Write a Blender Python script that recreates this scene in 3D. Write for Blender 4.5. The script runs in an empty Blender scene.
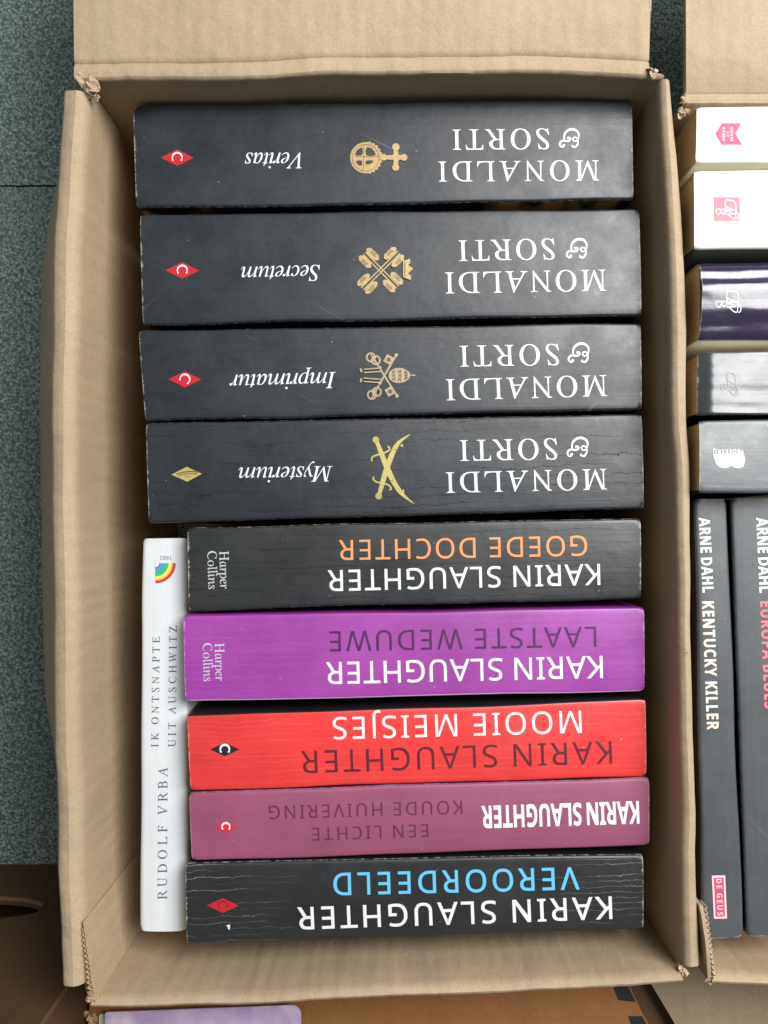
import bpy, bmesh, math, random
from mathutils import Vector, Matrix, noise as mnoise
random.seed(7)
sc = bpy.context.scene
col = sc.collection
R = math.radians

# ------------------------------------------------------------------ camera, world, light, exposure
CAM_Z, FPX = 0.51, 770.0
cam_d = bpy.data.cameras.new('camera'); cam = bpy.data.objects.new('camera', cam_d); col.objects.link(cam)
cam_d.sensor_fit = 'HORIZONTAL'; cam_d.sensor_width = 36.0; cam_d.lens = 36.0 * FPX / 768.0
cam_d.clip_start = 0.01; cam_d.clip_end = 50.0
cam.location = (0, 0, CAM_Z); cam.rotation_euler = (R(1.0), R(0.8), 0)
sc.camera = cam
w = bpy.data.worlds.new('World'); sc.world = w; w.use_nodes = True
bg = w.node_tree.nodes['Background']; bg.inputs[0].default_value = (0.92, 0.98, 1.0, 1); bg.inputs[1].default_value = 0.22
ld = bpy.data.lights.new('window_light', 'AREA'); ld.shape = 'RECTANGLE'; ld.size = 0.75; ld.size_y = 0.75
ld.energy = 30.5; ld.color = (1.0, 0.995, 0.975)
lo = bpy.data.objects.new('window_light', ld); col.objects.link(lo)
lo.location = (0.66, 0.49, 1.10)
lo.rotation_euler = (Vector((0.02, 0.0, 0.15)) - lo.location).to_track_quat('-Z', 'Y').to_euler()
sc.view_settings.view_transform = 'Standard'; sc.view_settings.look = 'None'
sc.view_settings.exposure = 0.0; sc.view_settings.gamma = 1.0
sc.render.engine = 'CYCLES'
sc.cycles.use_denoising = True
sc.cycles.max_bounces = 10; sc.cycles.diffuse_bounces = 6

# ------------------------------------------------------------------ helpers
CM = cam.rotation_euler.to_matrix()
def at(px, py, z):
    """where the sight line through a photo point meets the level z"""
    d = CM @ Vector(((px - 384) / FPX, (512 - py) / FPX, -1.0))
    t = (z - CAM_Z) / d.z
    return Vector((d.x * t, d.y * t, z))
def lerp_tab(tab, x):
    if x <= tab[0][0]: return tab[0][1]
    for (a, b), (c, d) in zip(tab, tab[1:]):
        if x <= c:
            t = (x - a) / (c - a); t = t * t * (3 - 2 * t) if len(tab) < 4 else t
            return b + (d - b) * t
    return tab[-1][1]
def s2l(c):
    return tuple(((v / 255) / 12.92 if v <= 10 else (((v / 255) + 0.055) / 1.055) ** 2.4) for v in c)
def link(name, me, mats, parent=None):
    o = bpy.data.objects.new(name, me); col.objects.link(o)
    for m in (mats if isinstance(mats, (list, tuple)) else [mats]): me.materials.append(m)
    if parent: o.parent = parent
    return o
def tag(o, label=None, cat=None, group=None, kind=None):
    for k, v in (('label', label), ('category', cat), ('group', group), ('kind', kind)):
        if v: o[k] = v
    return o
def empty(name, loc, label, cat, group=None):
    o = bpy.data.objects.new(name, None); col.objects.link(o); o.location = loc; o.empty_display_size = 0.02
    return tag(o, label, cat, group)
def loc_of(parent): return Vector(parent.location) if parent else Vector()
def n2(x, y, s=0.0): return mnoise.noise(Vector((x, y, s)))

class MB:
    def __init__(s): s.v = []; s.f = []; s.m = []; s.sm = []
    def vert(s, p): s.v.append(Vector(p)); return len(s.v) - 1
    def face(s, idx, m=0, smooth=False): s.f.append(tuple(idx)); s.m.append(m); s.sm.append(smooth)
    def grid(s, P, m=0, smooth=True, flip=False):
        n, k = len(P), len(P[0]); I = [[s.vert(p) for p in r] for r in P]
        for i in range(n - 1):
            for j in range(k - 1):
                q = (I[i][j], I[i + 1][j], I[i + 1][j + 1], I[i][j + 1])
                s.face(q[::-1] if flip else q, m, smooth)
        return I
    def box(s, a, b, m=0):
        x0, y0, z0 = a; x1, y1, z1 = b
        i = [s.vert(p) for p in ((x0,y0,z0),(x1,y0,z0),(x1,y1,z0),(x0,y1,z0),(x0,y0,z1),(x1,y0,z1),(x1,y1,z1),(x0,y1,z1))]
        for q in ((0,3,2,1),(4,5,6,7),(0,1,5,4),(1,2,6,5),(2,3,7,6),(3,0,4,7)): s.face([i[k] for k in q], m)
    def build(s, name, mats, parent=None, fix=True):
        o0 = loc_of(parent)
        me = bpy.data.meshes.new(name)
        me.from_pydata([p - o0 for p in s.v], [], s.f)
        for p, m, sm in zip(me.polygons, s.m, s.sm): p.material_index = m; p.use_smooth = sm
        if fix:
            bm = bmesh.new(); bm.from_mesh(me); bmesh.ops.recalc_face_normals(bm, faces=bm.faces); bm.to_mesh(me); bm.free()
        return link(name, me, mats, parent)

def sheet(name, P, thick, mats, parent, inward=None, ends=True):
    """a bent sheet of cardboard: P[i][j] is its seen face, the back lies thick behind it"""
    n, k = len(P), len(P[0])
    N = []
    for i in range(n):
        r = []
        for j in range(k):
            a = P[min(i + 1, n - 1)][j] - P[max(i - 1, 0)][j]
            b = P[i][min(j + 1, k - 1)] - P[i][max(j - 1, 0)]
            c = a.cross(b); r.append(c.normalized())
        N.append(r)
    sg = 1.0
    if inward is not None and N[n // 2][0].dot(Vector(inward)) < 0: sg = -1.0
    mb = MB()
    A = mb.grid(P); B = mb.grid([[P[i][j] - N[i][j] * sg * thick for j in range(k)] for i in range(n)], flip=True)
    for i in range(n - 1):
        mb.face((A[i][0], B[i][0], B[i + 1][0], A[i + 1][0])); mb.face((A[i][-1], A[i + 1][-1], B[i + 1][-1], B[i][-1]))
    for j in range(k - 1):
        mb.face((A[0][j], A[0][j + 1], B[0][j + 1], B[0][j])); mb.face((A[-1][j], B[-1][j], B[-1][j + 1], A[-1][j + 1]))
    o = mb.build(name, mats, parent)
    for p in o.data.polygons:
        p.use_smooth = True
    o.data.set_sharp_from_angle(angle=R(50)) if hasattr(o.data, 'set_sharp_from_angle') else None
    return o

# ------------------------------------------------------------------ node helpers and materials
class NT:
    def __init__(s, name):
        s.mat = bpy.data.materials.new(name); s.mat.use_nodes = True
        s.t = s.mat.node_tree; s.b = s.t.nodes['Principled BSDF']
    def n(s, typ, **kw):
        nd = s.t.nodes.new(typ)
        for k, v in kw.items(): setattr(nd, k, v)
        return nd
    def set(s, sock, v):
        if isinstance(v, bpy.types.NodeSocket): s.t.links.new(v, sock)
        elif hasattr(sock.default_value, '__len__') and not hasattr(v, '__len__'): sock.default_value = [v] * len(sock.default_value)
        elif hasattr(v, '__len__') and len(v) == 3 and len(sock.default_value) == 4: sock.default_value = (*v, 1)
        else: sock.default_value = v
    def math(s, op, a, b=None, c=None, clamp=False):
        nd = s.n('ShaderNodeMath', operation=op, use_clamp=clamp)
        s.set(nd.inputs[0], a)
        if b is not None: s.set(nd.inputs[1], b)
        if c is not None: s.set(nd.inputs[2], c)
        return nd.outputs[0]
    def mix(s, f, a, b, blend='MIX'):
        nd = s.n('ShaderNodeMix', data_type='RGBA', blend_type=blend)
        s.set(nd.inputs[0], f); s.set(nd.inputs[6], a); s.set(nd.inputs[7], b)
        return nd.outputs[2]
    def mapr(s, x, a, b, c=0.0, d=1.0, smooth=False):
        nd = s.n('ShaderNodeMapRange', interpolation_type='SMOOTHSTEP' if smooth else 'LINEAR')
        for i, v in enumerate((x, a, b, c, d)): s.set(nd.inputs[i], v)
        return nd.outputs[0]
    def noise(s, vec, scale, detail=3.0, rough=0.55):
        nd = s.n('ShaderNodeTexNoise'); s.set(nd.inputs['Vector'], vec); nd.inputs['Scale'].default_value = scale
        nd.inputs['Detail'].default_value = detail; nd.inputs['Roughness'].default_value = rough
        return nd.outputs[0]
    def vscale(s, vec, k, rot=0.0, loc=(0, 0, 0)):
        nd = s.n('ShaderNodeMapping'); s.set(nd.inputs[0], vec)
        nd.inputs['Scale'].default_value = k; nd.inputs['Rotation'].default_value = (0, 0, rot); nd.inputs['Location'].default_value = loc
        return nd.outputs[0]
    def bump(s, h, strength, dist, prev=None):
        nd = s.n('ShaderNodeBump'); nd.inputs['Strength'].default_value = strength; nd.inputs['Distance'].default_value = dist
        s.set(nd.inputs['Height'], h)
        if prev: s.t.links.new(prev, nd.inputs['Normal'])
        return nd.outputs[0]

def m_plain(name, c, rough=0.6, var=0.12, scale=400, metal=0.0, spec=0.5):
    t = NT(name); tc = t.n('ShaderNodeTexCoord').outputs['Object']
    f = t.noise(tc, scale, 4)
    t.set(t.b.inputs['Base Color'], t.mix(f, [v * (1 - var) for v in c], [min(1, v * (1 + var)) for v in c]))
    t.set(t.b.inputs['Roughness'], t.mapr(t.noise(tc, scale * .3), .3, .7, rough - .06, rough + .06)); t.b.inputs['Metallic'].default_value = metal
    t.b.inputs['Specular IOR Level'].default_value = spec
    return t.mat

def m_kraft(name, c, flute=(1, 0, 0), dark=0.75, tint=None):
    """brown corrugated board: long fibres, specks, faint flute bands, soft stains"""
    t = NT(name); tc = t.n('ShaderNodeTexCoord').outputs['Object']
    big = t.noise(tc, 9, 4, .6); mid = t.noise(tc, 70, 4, .6); fib = t.noise(t.vscale(tc, (1, 1, 1)), 1100, 3, .7)
    speck = t.noise(tc, 850, 2, .5)
    cc = t.mix(t.mapr(big, .3, .7), [v * .86 for v in c], [v * 1.08 for v in c])
    cc = t.mix(t.mapr(mid, .35, .7, 0, .38), cc, [v * .80 for v in c])
    cc = t.mix(t.mapr(fib, .35, .68, 0, .55), cc, [v * .62 for v in c])
    cc = t.mix(t.mapr(speck, .66, .74, 0, .22), cc, [v * .45 for v in c])
    if tint: cc = t.mix(t.mapr(t.noise(tc, 14, 3, .5), .5, .7, 0, .5), cc, tint)
    t.set(t.b.inputs['Base Color'], cc)
    wv = t.n('ShaderNodeTexWave', wave_type='BANDS', bands_direction='X')
    wv.inputs['Scale'].default_value = 1.0; wv.inputs['Distortion'].default_value = 0.5; wv.inputs['Detail'].default_value = 1.0
    ax = Vector(flute)
    mp = t.n('ShaderNodeVectorMath', operation='DOT_PRODUCT'); t.set(mp.inputs[0], tc); mp.inputs[1].default_value = ax * 40
    cx = t.n('ShaderNodeCombineXYZ'); t.set(cx.inputs[0], mp.outputs['Value']); t.set(wv.inputs['Vector'], cx.outputs[0])
    dn = t.noise(t.vscale(tc, (34, 34, 5)), 1, 3, .5); cre = t.noise(t.vscale(tc, (90, 90, 22)), 1, 4, .62)
    b = t.bump(wv.outputs[0], .16, .0006); b = t.bump(dn, .40, .006, b); b = t.bump(cre, .22, .0022, b)
    b = t.bump(mid, .25, .0012, b); b = t.bump(fib, .35, .00025, b)
    t.set(t.b.inputs['Normal'], b)
    t.b.inputs['Roughness'].default_value = .72; t.b.inputs['Specular IOR Level'].default_value = .3
    return t.mat

def m_cover(name, c, L, W, rough=.42, crease=.5, crease_col=None, crease_amt=.3, K=260, ends=0.0, worn=.6, worn_col=(.62, .6, .56), seed=0.0, scratch=.3, coat=0.0, coat_r=.12, var=.16, dust=.5, metal=0.0, spec=.8):
    """printed, laminated spine; u runs along it, v across, both in metres"""
    t = NT(name); uvn = t.n('ShaderNodeUVMap', uv_map='UVMap').outputs[0]
    uv = t.vscale(uvn, (1, 1, 1), 0, (seed, seed * .37, 0))
    sp = t.n('ShaderNodeSeparateXYZ'); t.set(sp.inputs[0], uvn); u, v = sp.outputs[0], sp.outputs[1]
    big = t.noise(uv, 22, 4, .6); fine = t.noise(uv, 900, 2, .6)
    streak = t.noise(t.vscale(uv, (14, 420, 1)), 1, 4, .6)
    cc = t.mix(t.mapr(big, .3, .7), [x * (1 - var) for x in c], [min(1, x * (1 + var)) for x in c])
    cc = t.mix(t.mapr(streak, .45, .75, 0, .25), cc, [min(1, x * 1.35 + .006) for x in c])
    # creases along the spine
    wob = t.math('MULTIPLY', t.math('SUBTRACT', t.noise(uv, 34, 6, .72), .5), 2.6)
    vv = t.math('ADD', t.math('MULTIPLY', v, K), wob)
    fr = t.math('ABSOLUTE', t.math('SUBTRACT', t.math('FRACT', vv), .5))
    fl = t.math('FLOOR', vv)
    gv = t.n('ShaderNodeCombineXYZ'); t.set(gv.inputs[0], t.math('ADD', t.math('MULTIPLY', u, 16), seed * 9)); t.set(gv.inputs[1], t.math('MULTIPLY', fl, 7.31))
    gate = t.mapr(t.noise(gv.outputs[0], 1, 3, .6), .44, .6)
    line = t.math('MULTIPLY', t.mapr(fr, 0.0, .055, 1, 0, True), gate)
    if ends > 0:
        eu = t.math('MINIMUM', u, t.math('SUBTRACT', L, u))
        line = t.math('MULTIPLY', line, t.mapr(t.math('ADD', eu, t.math('MULTIPLY', t.math('SUBTRACT', t.noise(gv.outputs[0], 3.3), .5), ends * 1.6)), ends * .35, ends * 1.05, 1, 0))
    ck = crease_col or [min(1, x * .45) for x in c]
    cc = t.mix(t.math('MULTIPLY', line, crease_amt), cc, ck)
    # fine scratches
    if scratch > 0:
        for k, (rz, sx, sy) in enumerate(((.7, 9, 330), (-.5, 11, 420))):
            sn = t.noise(t.vscale(uv, (sx, sy, 1), 0), 1, 2, .5)
            rv = t.n('ShaderNodeVectorRotate', rotation_type='Z_AXIS'); t.set(rv.inputs['Vector'], uv); rv.inputs['Angle'].default_value = rz
            sn = t.noise(t.vscale(rv.outputs[0], (sx, sy, 1)), 1, 1, .5)
            cc = t.mix(t.math('MULTIPLY', t.mapr(sn, .72, .80, 0, scratch * .5), t.mapr(t.noise(uv, 31 + k), .5, .62)), cc, (.30, .31, .33))
    if dust > 0:
        vo = t.n('ShaderNodeTexVoronoi'); t.set(vo.inputs['Vector'], uv); vo.inputs['Scale'].default_value = 210
        cc = t.mix(t.math('MULTIPLY', t.mapr(vo.outputs['Distance'], .05, .09, 1, 0), t.mapr(t.noise(uv, 150), .58, .64, 0, dust)), cc, (.5, .5, .48))
    # worn edges
    d = t.math('MINIMUM', t.math('MINIMUM', u, t.math('SUBTRACT', L, u)), t.math('MULTIPLY', t.math('MINIMUM', v, t.math('SUBTRACT', W, v)), 3.2))
    lim = t.math('MULTIPLY', t.math('SUBTRACT', t.noise(uv, 240, 5, .7), .49), .0085 * worn)
    cc = t.mix(t.mapr(t.math('SUBTRACT', d, lim), -.0002, .0004, .6 * min(1, worn + .3), 0), cc, worn_col)
    t.set(t.b.inputs['Base Color'], cc)
    t.set(t.b.inputs['Roughness'], t.mapr(t.noise(uv, 34, 6, .68), .3, .7, rough - .09, rough + .13))
    t.b.inputs['Metallic'].default_value = metal; t.set(t.b.inputs['Specular IOR Level'], t.math('MULTIPLY', t.math('SUBTRACT', 1, t.math('MULTIPLY', line, min(1, crease * 1.1))), spec))
    t.b.inputs['Coat Weight'].default_value = coat; t.b.inputs['Coat Roughness'].default_value = coat_r
    b = t.bump(line, -crease, .0006) if crease > 0 else None
    b = t.bump(streak, .10, .0006, b); b = t.bump(big, .25, .002, b); b = t.bump(fine, .08, .0002, b)
    t.set(t.b.inputs['Normal'], b)
    return t.mat

def m_pages(name, c):
    """block of cut pages: thin lines of leaves"""
    t = NT(name); tc = t.n('ShaderNodeTexCoord').outputs['Object']
    a = t.noise(t.vscale(tc, (60, 2600, 3)), 1, 3, .6); b = t.noise(t.vscale(tc, (2600, 60, 3)), 1, 3, .6)
    f = t.math('MULTIPLY', t.math('ADD', a, b), .5)
    t.set(t.b.inputs['Base Color'], t.mix(t.mapr(f, .35, .65), [v * .72 for v in c], c)); t.b.inputs['Roughness'].default_value = .85
    t.set(t.b.inputs['Normal'], t.bump(f, .3, .0004))
    return t.mat

def m_carpet():
    t = NT('carpet'); tc = t.n('ShaderNodeTexCoord').outputs['Object']
    vo = t.n('ShaderNodeTexVoronoi'); t.set(vo.inputs['Vector'], tc); vo.inputs['Scale'].default_value = 560; vo.inputs['Randomness'].default_value = 1
    n1 = t.noise(tc, 430, 3, .75); n0 = t.noise(tc, 16, 4, .6)
    cc = t.mix(t.mapr(n1, .34, .68), s2l((92, 111, 110)), s2l((204, 221, 215)))
    cc = t.mix(t.mapr(vo.outputs['Distance'], .2, .75, 0, .75), cc, s2l((66, 82, 80)))
    cc = t.mix(t.mapr(n0, .35, .65, 0, .25), cc, s2l((96, 116, 112)))
    t.set(t.b.inputs['Base Color'], cc); t.b.inputs['Roughness'].default_value = .95; t.b.inputs['Specular IOR Level'].default_value = .15
    h = t.math('SUBTRACT', n1, vo.outputs['Distance'])
    t.set(t.b.inputs['Normal'], t.bump(h, .65, .002))
    return t.mat

KR = (.45, .342, .228)
M_kx = m_kraft('kraft_board', KR, (1, 0, 0))
M_ky = m_kraft('kraft_board_side', KR, (0, 1, 0))
M_kraft_out = m_kraft('kraft_board_orange', s2l((146, 98, 56)), (0, 1, 0))
M_kraft_grey = m_kraft('kraft_board_grey', s2l((150, 132, 108)), (1, 0, 0))
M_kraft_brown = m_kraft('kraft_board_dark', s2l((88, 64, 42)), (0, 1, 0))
M_torn = m_plain('torn_board_paper', s2l((188, 164, 140)), .9, .35, 300)
M_torn_brown = m_plain('torn_kraft_paper', s2l((172, 142, 110)), .9, .3, 300)
M_torn_dark = m_plain('torn_dark_kraft', s2l((112, 84, 58)), .9, .3, 300)
M_pages = m_pages('cream_pages', s2l((226, 205, 168)))
M_pages_tan = m_pages('tan_pages', s2l((214, 182, 138)))
M_white_ink = m_plain('white_ink', (.74, .76, .77), .5, .05, 300)
M_black_ink = m_plain('black_ink', (.012, .012, .013), .5, .2, 300)
def ink(name, rgb, rough=.5, metal=0.0, var=.06): return m_plain(name, s2l(rgb), rough, var, 900, metal)
M_gold = ink('gold_ink', (184, 158, 112), .42, 0.25, .45)
M_gold2 = ink('yellow_gold_ink', (190, 178, 108), .42, 0.25, .4)
M_gold3 = ink('pale_gold_ink', (174, 156, 128), .42, 0.25, .4)
M_red_ink = ink('red_ink', (190, 28, 42))

# ------------------------------------------------------------------ lettering
GLYPHS = {
 'serif': {
  'M': (127, '-8,0 -8,3 -4,3 0,4 2,5 3,8 4,16 4,83 3,90 1,93 -1,95 -5,97 -10,97 -10,100 17,100 49,23 78,100 106,100 106,97 104,97 99,96 96,94 94,91 94,84 95,17 95,13 96,10 97,7 100,5 104,3 109,3 109,0 69,0 69,2 73,3 76,4 78,6 80,8 80,12 80,18 79,84 47,0 45,0 10,85 10,22 10,15 11,10 13,7 16,5 19,3 25,3 25,0'),
  'O': (111, '44,-2 32,-1 22,2 13,8 5,15 -1,24 -5,35 -7,45 -7,54 -6,64 -3,73 2,81 7,88 14,94 22,98 30,101 39,102 51,101 61,98 70,92 78,85 84,75 88,65 89,57 90,49 89,41 87,33 84,25 81,18 76,12 71,7 63,2 54,-1/43,2 50,3 56,6 61,11 65,17 69,25 71,33 73,42 73,52 72,62 70,71 65,83 58,91 50,96 41,98 33,97 27,93 21,88 16,81 13,72 10,62 10,53 10,45 11,37 13,29 17,18 24,9 33,4'),
  'N': (108, '73,-2 10,80 11,18 11,13 12,9 13,6 16,4 20,3 25,3 25,0 -7,0 -7,3 -2,4 2,5 4,9 4,16 4,85 4,86 3,88 2,91 -1,94 -5,96 -9,97 -10,97 -10,100 10,100 69,23 68,82 68,87 67,91 66,94 63,96 60,97 54,97 54,100 87,100 87,97 83,97 80,96 77,95 76,92 75,89 75,84 76,-2'),
  'A': (100, '-18,0 -18,3 -10,5 -3,12 12,39 47,102 50,102 72,12 74,8 77,5 82,3 88,3 88,0 48,0 47,3 48,3 54,3 57,6 58,10 57,17 52,34 19,34 17,34 16,32 8,19 5,12 5,8 6,5 8,4 11,3 16,3 16,0/20,39 51,39 41,79'),
  'L': (97, '-5,0 -5,3 1,4 4,5 6,9 7,16 5,83 5,87 5,90 3,93 1,95 -3,97 -8,97 -8,100 31,100 31,97 26,97 22,95 21,91 20,85 21,20 21,14 22,11 23,8 25,6 29,5 34,5 44,5 54,6 62,7 68,10 72,14 75,20 78,28 80,28 79,0'),
  'D': (109, '-8,0 -8,3 -7,3 -1,4 2,5 4,9 4,16 3,83 2,90 1,93 -2,95 -5,97 -11,97 -10,100 28,100 42,99 54,95 65,89 74,81 81,71 86,59 88,47 88,36 85,26 80,18 72,10 62,5 50,1 36,0/35,5 46,6 55,9 62,15 67,22 70,31 71,41 71,51 69,62 65,72 60,80 53,87 46,91 37,94 27,95 21,94 19,93 18,91 18,83 19,19 20,11 21,8 24,6 29,5'),
  'I': (53, '-7,0 -7,3 -6,3 -2,3 1,4 3,5 4,8 5,16 4,83 3,90 2,93 -1,95 -5,97 -10,97 -10,100 31,100 31,97 30,97 24,96 21,94 19,91 19,84 20,17 21,10 22,7 25,5 29,3 34,3 34,0'),
  'S': (79, '34,-2 24,-1 12,2 10,3 8,3 5,2 4,-2 1,-2 -4,31 -1,32 5,19 12,10 21,4 31,2 36,3 40,5 43,8 45,12 45,17 44,23 43,26 40,30 34,37 27,43 19,50 10,57 4,64 0,70 -3,76 -4,83 -3,89 0,95 4,99 11,101 18,102 25,102 32,100 37,99 39,98 42,99 44,102 46,102 50,72 48,72 43,83 37,91 30,96 22,98 15,96 11,93 9,88 10,81 12,77 15,72 20,67 25,63 34,56 43,48 52,39 57,27 58,19 57,12 54,6 49,2 42,-1'),
  'R': (97, '-7,0 -7,3 -1,4 2,6 4,10 5,16 3,83 2,90 1,93 -2,95 -5,97 -10,97 -10,100 32,100 46,99 56,94 64,87 69,78 69,66 62,57 48,51 70,18 76,11 80,7 85,4 89,3 90,3 90,0 67,0 33,49 30,49 24,49 19,50 19,19 20,10 22,6 24,4 28,3 32,3 34,3 34,0/28,54 41,55 49,60 52,65 53,71 52,78 47,88 39,93 27,95 21,95 19,94 19,92 18,86 18,54 23,54'),
  'T': (90, '11,0 10,3 12,3 16,3 20,4 22,6 23,9 24,13 24,19 23,90 23,92 22,94 18,95 15,95 6,94 0,93 -4,90 -7,87 -8,82 -9,76 -12,76 -13,100 70,100 73,75 70,75 70,78 69,80 66,87 62,91 56,94 47,95 41,95 39,94 38,91 39,20 39,14 40,9 42,6 44,4 49,3 55,3 56,3 56,0'),
  'U': (106, '44,-2 30,0 18,5 12,10 7,17 4,24 3,31 3,39 2,83 1,90 -1,94 -3,96 -7,97 -13,97 -13,100 29,100 29,97 28,97 22,96 18,94 17,89 16,82 17,41 18,31 19,24 22,16 28,10 36,6 45,5 53,6 59,8 63,12 66,17 68,25 68,39 68,76 67,83 66,89 65,93 62,95 58,97 52,97 52,100 86,100 86,97 84,97 78,96 75,90 74,85 74,77 75,35 74,23 72,13 68,6 62,1 54,-1'),
  'F': (87, '-7,0 -7,3 -6,3 -2,3 1,4 3,5 4,8 5,16 4,83 3,90 2,93 -1,95 -5,97 -10,97 -10,100 62,100 64,76 61,76 61,78 61,79 58,87 53,91 47,94 39,95 27,95 23,95 20,94 19,92 19,90 19,80 20,55 28,55 34,56 39,57 43,58 45,61 47,65 48,70 51,70 52,34 49,34 48,37 47,41 45,46 42,49 38,50 31,51 20,51 21,15 21,12 21,10 23,6 26,4 30,3 36,3 36,0'),
  'V': (94, '18,-2 -4,85 -6,91 -9,94 -13,96 -18,97 -20,97 -20,100 20,100 20,97 19,97 13,97 10,95 10,90 11,83 26,21 60,81 63,88 63,92 62,95 60,96 57,97 52,97 52,100 82,100 82,97 78,96 75,93 68,83 21,-2'),
  'B': (94, '-7,0 -7,3 -1,4 2,6 4,10 5,16 3,83 2,90 1,93 -2,95 -5,97 -10,97 -10,100 26,100 46,98 59,90 66,78 66,68 60,60 48,54 59,49 67,41 72,31 73,22 71,15 66,8 59,4 49,1 37,0/26,56 39,57 47,62 51,67 51,72 50,79 46,88 38,93 28,95 21,95 19,94 19,93 18,88 18,79 18,58 19,57 20,56/32,4 41,5 48,8 53,12 56,18 57,25 55,33 52,41 46,47 38,50 27,51 21,51 19,50 19,48 19,16 19,12 20,10 21,7 23,5 27,5'),
  'K': (98, '-7,0 -7,3 -3,3 0,4 2,5 4,8 4,11 4,16 3,83 2,90 1,93 -2,95 -5,97 -10,97 -10,100 29,100 29,97 28,97 23,97 20,95 18,91 18,85 18,57 18,56 18,55 19,54 20,54 21,54 49,83 53,89 54,93 51,96 45,97 44,97 44,100 79,100 79,97 78,97 72,96 66,92 51,76 32,57 72,15 78,9 83,6 88,3 93,3 93,0 51,0 51,3 52,3 56,3 58,4 60,5 60,8 57,12 53,17 22,49 20,50 19,50 18,48 19,16 20,10 21,6 24,4 28,3 34,3 34,0'),
  'P': (87, '-7,0 -7,3 -1,4 2,5 4,9 4,16 3,83 2,90 1,93 -2,95 -5,97 -10,97 -10,100 29,100 46,98 59,90 66,78 67,69 65,62 61,56 54,52 45,49 34,48 21,48 19,47 18,46 19,14 19,12 20,10 21,6 24,4 29,3 35,3 35,0/27,52 39,54 47,59 50,64 50,71 49,78 46,86 41,91 34,95 25,96 22,95 19,94 18,92 18,87 18,57 19,54 19,53 20,53'),
  'E': (98, '-7,0 -7,3 -1,4 2,5 4,9 4,16 3,83 2,90 1,93 -2,95 -5,97 -10,97 -10,100 66,100 68,78 66,78 65,79 63,85 61,89 58,92 53,94 47,95 39,95 27,95 21,94 19,93 18,92 18,85 18,56 30,56 39,57 45,59 48,64 49,70 52,70 52,35 49,35 48,40 47,44 45,47 43,49 40,50 31,51 18,51 19,18 19,13 20,10 21,8 23,6 27,5 31,5 41,5 51,6 58,7 64,10 69,15 73,20 75,27 78,27 76,0'),
  'C': (101, '48,-2 35,-1 24,3 14,9 6,17 -1,27 -6,38 -7,49 -7,59 -5,69 -1,78 5,87 12,93 25,100 40,102 49,101 60,98 65,98 67,98 69,101 71,101 74,72 71,72 70,74 70,76 66,85 60,92 52,96 43,97 34,96 26,93 20,87 15,80 11,71 9,60 9,49 12,38 15,28 20,20 26,13 34,8 41,5 50,4 62,6 71,12 79,22 83,20 76,10 69,3 59,-1'),
  'W': (127, '18,-2 -3,85 -5,91 -8,95 -13,97 -19,97 -20,100 21,100 21,97 19,97 14,97 11,95 10,90 12,83 26,25 47,76 45,85 43,91 40,94 36,97 31,97 30,97 29,100 68,100 68,97 64,97 61,96 59,94 58,92 60,81 74,26 94,80 96,87 96,93 93,96 84,97 85,100 115,100 115,97 111,96 108,93 105,89 102,82 69,-2 67,-2 50,67 21,-2'),
  'Z': (99, '-2,0 -3,2 49,95 22,95 14,94 8,93 3,90 -1,87 -3,82 -4,76 -7,76 -6,100 69,100 69,98 17,6 43,6 58,6 63,7 67,9 70,11 73,14 76,20 78,27 81,27 80,0'),
  'H': (112, '-7,0 -7,3 -3,3 0,4 2,5 4,8 4,11 4,16 3,83 2,90 1,93 -2,95 -5,97 -10,97 -10,100 29,100 30,97 29,97 23,96 20,95 18,91 18,84 18,61 18,58 19,57 20,56 24,56 61,56 64,56 65,59 65,83 64,90 62,93 60,95 56,97 51,97 51,100 91,100 91,97 89,97 84,96 81,94 79,91 79,84 80,17 80,13 81,10 82,7 85,5 89,3 94,3 94,0 54,0 54,3 55,3 59,3 62,4 64,5 65,8 66,11 66,16 65,46 65,47 65,48 64,49 63,50 59,50 23,50 19,50 18,47 19,17 19,13 20,10 21,7 24,5 27,3 33,3 33,0'),
  'G': (116, '53,-2 40,-1 27,3 16,9 7,17 -1,27 -5,39 -7,49 -7,60 -5,70 -1,79 5,87 12,93 21,98 30,101 41,102 51,101 61,99 69,96 73,95 75,95 77,96 79,101 82,101 84,70 81,70 75,82 66,90 56,96 43,97 31,95 21,89 15,79 11,66 10,51 12,37 16,27 21,18 28,11 36,6 45,3 54,2 61,3 67,6 71,9 72,14 72,34 71,37 71,40 69,43 67,45 56,46 56,49 97,49 97,46 93,46 90,45 88,43 87,40 86,37 86,31 87,8 77,2 66,-1'),
  'J': (55, '5,-2 -1,-1 -7,1 -12,6 -14,11 -14,14 -14,16 -12,18 -9,19 -6,18 -3,17 -1,15 0,12 1,10 1,9 1,6 2,3 5,2 8,3 9,6 10,10 10,16 8,82 8,90 6,94 3,95 -1,96 -7,97 -7,100 34,100 34,97 29,97 25,95 24,92 23,86 25,29 24,15 20,5 14,0'),
  'a': (74, '11,-2 6,-1 1,2 -3,7 -5,14 -7,26 -7,38 -4,49 2,59 10,66 20,68 25,67 30,65 33,60 33,66 44,66 44,19 45,10 46,8 48,8 51,10 56,17 58,15 53,6 48,0 43,-2 38,0 35,5 34,12 34,25 29,13 24,5 18,0/16,7 19,8 22,10 25,14 27,19 31,30 32,37 33,43 32,50 31,55 29,60 26,63 21,64 15,63 10,57 7,49 5,38 5,26 7,16 9,11 12,8'),
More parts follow.
